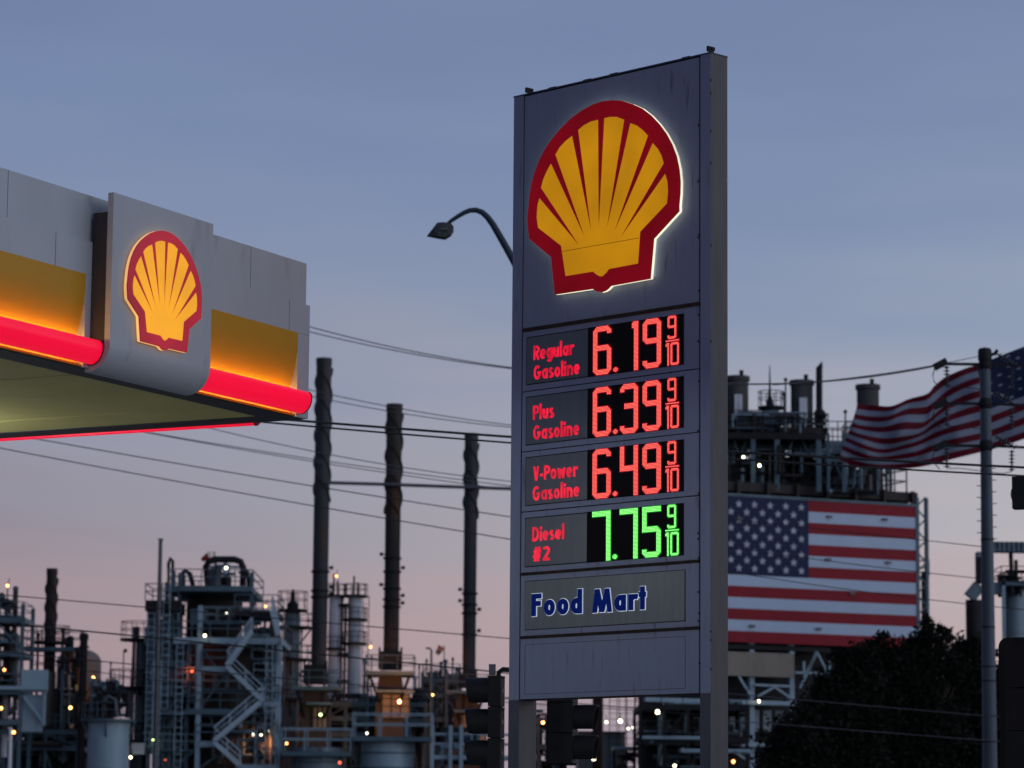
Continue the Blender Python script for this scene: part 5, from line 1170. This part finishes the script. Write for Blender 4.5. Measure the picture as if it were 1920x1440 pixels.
# ------------------------------------------------------------------ overhead cables
CAB = mat('cable_dark', (.035, .035, .04), .7, 0, .1); CABG = mat('cable_grey', (.10, .10, .12), .6, 0, .1)
def cable(label, pts, x0, x1, Y, r, mt=CAB, deg=2, Y2=None):
    xs = np.array([p[0] for p in pts], float); ys = np.array([p[1] for p in pts], float)
    dg = min(deg, len(pts)-1); c = np.polyfit((xs-960)/1000, ys, dg)
    P = []
    for i in range(41):
        x = x0+(x1-x0)*i/40; P.append(Q(x, float(np.polyval(c, (x-960)/1000)), Y+((Y2-Y)*i/40 if Y2 else 0)))
    mb = MB().tube(P, r, 6); single('cable', mb, mt, label, 'cable', 'overhead cables', origin=P[0])
cable('upper wire of the high pair running from the canopy to the price sign', [(582, 613), (690, 640.5), (957, 689)], 480, 1335, 105, .019, CABG)
cable('lower wire of the high pair running from the canopy to the price sign', [(584, 623), (657, 640), (957, 691)], 480, 1335, 108, .019, CABG)
cable('upper wire of the pair passing behind the tallest stack top', [(582, 731), (624, 741), (740, 764), (957, 797)], 480, 1335, 105, .016, CABG)
cable('lower wire of the pair passing behind the tallest stack top', [(585, 743), (622, 751), (724, 770), (957, 801)], 480, 1335, 108, .016, CABG)
cable('thick black cable, upper one, from canopy corner to the right edge', [(560, 789), (957, 818), (1366, 848), (1560, 857), (1840, 872), (1925, 877)], 300, 2100, 50, .021)
cable('thick black cable, lower one, crossing in front of the flags', [(560, 797), (957, 831), (1366, 860), (1560, 871), (1925, 893)], 300, 2100, 50, .016)
cable('thin wire falling from the canopy underside past the stacks', [(395, 803), (560, 840.6), (956, 902.5)], 200, 1300, 100, .015, CABG)
cable('upper wire of a close pair below the canopy', [(285, 812), (560, 856.7), (956, 911)], 100, 1300, 103, .015, CABG)
cable('lower wire of a close pair below the canopy', [(285, 813), (560, 861), (956, 918)], 100, 1300, 106, .015, CABG)
cable('wire leaving the left edge just under the canopy light bar', [(75, 824), (560, 907), (956, 969)], -60, 1300, 100, .018)
cable('wire from the left edge crossing all three tall stacks', [(0, 840), (560, 943.6), (956, 1011)], -60, 1300, 100, .018)
cable('wire in front of the top deck of the stair tower', [(0, 1115), (270, 1138), (556, 1163), (954, 1197)], -60, 1300, 95, .017)
cable('bold wire in front of the stair tower ending at the traffic signal', [(0, 1168), (300, 1196), (555, 1223), (915, 1258)], -60, 1200, 85, .022)
cable('wire at the height of the pale blue wall panel', [(0, 1222), (240, 1244), (560, 1275), (880, 1302)], -60, 1200, 95, .017)
cable('thin wire sagging across the domed vessel', [(30, 1233), (130, 1252), (200, 1262), (560, 1302)], -60, 1100, 98, .013)
cable('wire crossing the right half of the painted flag to the pole', [(1588, 997), (1727, 1013), (1836, 1024)], 1300, 1856, 92, .013, CAB, 1)
cable('wire crossing the middle of the painted flag', [(1518, 1047), (1636, 1063), (1745, 1074), (1830, 1084), (1920, 1093)], 1300, 2050, 95, .013)
cable('wire crossing the lower stripes of the painted flag', [(1366, 1072), (1560, 1101), (1739, 1124), (1811, 1132), (1890, 1140)], 1300, 2050, 96, .013)
cable('grey wire rising from behind the sign to the pole top', [(1402, 720), (1470, 719.5), (1536, 716), (1660, 702), (1755, 686)], 1250, 1752, 92, .026, CABG, 2)
cable('thin grey wire reaching the cap of the utility pole', [(1536, 715), (1660, 700), (1755, 684), (1840, 667)], 1450, 1846, 91, .012, CABG)
cable('faint wire across the dark tree, upper', [(1366, 1236), (1495, 1312), (1660, 1325), (1840, 1342)][1:], 1300, 2050, 88, .012, CABG, 1)
cable('faint wire across the dark tree, lower', [(1460, 1358), (1650, 1373), (1845, 1388)], 1300, 2050, 88, .012, CABG, 1)
cable('wire passing behind the gap under the price sign', [(1080, 1325), (1240, 1335)], 900, 1350, 95, .012, CAB, 1)
# ------------------------------------------------------------------ trees
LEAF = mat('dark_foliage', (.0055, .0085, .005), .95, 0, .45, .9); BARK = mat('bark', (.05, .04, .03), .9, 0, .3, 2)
def tree(label, px, Y, blobs, seed, nleaf=70, leaf=.13, dens=1.0, cat='tree', name='broadleaf_tree', group='dark trees in front of the refinery'):
    rnd = np.random.default_rng(seed)
    bx = Q(px, 1440, Y).x
    t = thing(name, label, cat, (bx, Y, 0), 0, group)
    V = []; 
    tips = []
    for (cx, cy, rx, ry) in blobs:
        c = Q(cx, cy, Y); a, b = rx*MPP(Y), ry*MPP(Y); dpt = a*.8
        n = int(dens*26*(a*b+b*dpt+a*dpt))
        d = rnd.normal(size=(n, 3)); d /= np.linalg.norm(d, axis=1)[:, None]; rr = rnd.uniform(.25, 1.0, n)**.45
        wob = 1+.16*np.sin(d[:, 0]*5+seed)*np.cos(d[:, 2]*6+seed*2)
        cl = np.array([c.x, c.y, c.z])+d*np.array([a, dpt, b])*(rr*wob)[:, None]
        cl = cl[cl[:, 2] > .3]
        tips += [Vector(cl[i]) for i in range(0, len(cl), max(1, len(cl)//7))][:7]
        k = nleaf
        ctr = np.repeat(cl, k, 0); rad = np.repeat(rnd.uniform(.14, .42, len(cl))*min(1, .35+a*.9), k)[:, None]
        off = rnd.normal(size=ctr.shape)*rad*np.array([1, 1, .8]); off[:, 2] += np.abs(rnd.normal(size=len(off)))*.06
        V.append(ctr+off)
    P = np.concatenate(V); n = len(P)
    u = rnd.normal(size=(n, 3)); u /= np.linalg.norm(u, axis=1)[:, None]; w = rnd.normal(size=(n, 3)); w -= (w*u).sum(1)[:, None]*u; w /= np.linalg.norm(w, axis=1)[:, None]
    s_ = rnd.uniform(.6, 1.3, n)[:, None]*leaf; u = u*s_; w = w*s_*.45
    q = np.stack([P-u, P+w, P+u, P-w], 1).reshape(-1, 3)-np.array([bx, Y, 0])
    me = bpy.data.meshes.new('crown'); me.vertices.add(len(q)); me.vertices.foreach_set('co', q.ravel()); me.loops.add(4*n); me.loops.foreach_set('vertex_index', np.arange(4*n))
    me.polygons.add(n); me.polygons.foreach_set('loop_start', np.arange(n)*4); me.polygons.foreach_set('loop_total', np.full(n, 4)); me.update(); me.materials.append(LEAF)
    o = bpy.data.objects.new('crown', me); COL.objects.link(o); o.parent = t
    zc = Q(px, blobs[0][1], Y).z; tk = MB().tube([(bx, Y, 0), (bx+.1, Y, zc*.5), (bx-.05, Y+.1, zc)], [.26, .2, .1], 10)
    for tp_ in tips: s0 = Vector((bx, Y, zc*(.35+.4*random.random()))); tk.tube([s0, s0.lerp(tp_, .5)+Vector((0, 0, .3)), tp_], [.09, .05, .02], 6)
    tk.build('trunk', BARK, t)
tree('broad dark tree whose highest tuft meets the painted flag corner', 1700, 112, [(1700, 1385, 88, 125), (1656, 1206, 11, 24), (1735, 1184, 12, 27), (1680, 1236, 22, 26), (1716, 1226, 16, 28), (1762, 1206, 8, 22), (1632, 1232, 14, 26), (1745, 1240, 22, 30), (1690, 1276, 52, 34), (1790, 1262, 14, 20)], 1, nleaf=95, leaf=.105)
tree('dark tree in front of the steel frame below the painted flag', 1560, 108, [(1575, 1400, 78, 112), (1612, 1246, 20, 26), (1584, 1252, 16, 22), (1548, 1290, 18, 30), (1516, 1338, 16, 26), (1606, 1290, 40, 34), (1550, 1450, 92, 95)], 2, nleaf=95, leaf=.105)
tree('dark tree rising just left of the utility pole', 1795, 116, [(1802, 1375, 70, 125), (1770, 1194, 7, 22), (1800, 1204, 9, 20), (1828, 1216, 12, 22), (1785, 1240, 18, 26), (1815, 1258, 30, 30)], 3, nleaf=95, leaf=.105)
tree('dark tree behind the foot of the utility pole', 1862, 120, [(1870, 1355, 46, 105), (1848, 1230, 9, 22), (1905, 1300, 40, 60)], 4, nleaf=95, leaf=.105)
tree('low dark tree spreading toward the price sign post', 1480, 104, [(1492, 1440, 52, 78), (1458, 1470, 30, 44), (1470, 1385, 14, 24), (1500, 1362, 16, 24)], 5, nleaf=95, leaf=.105)
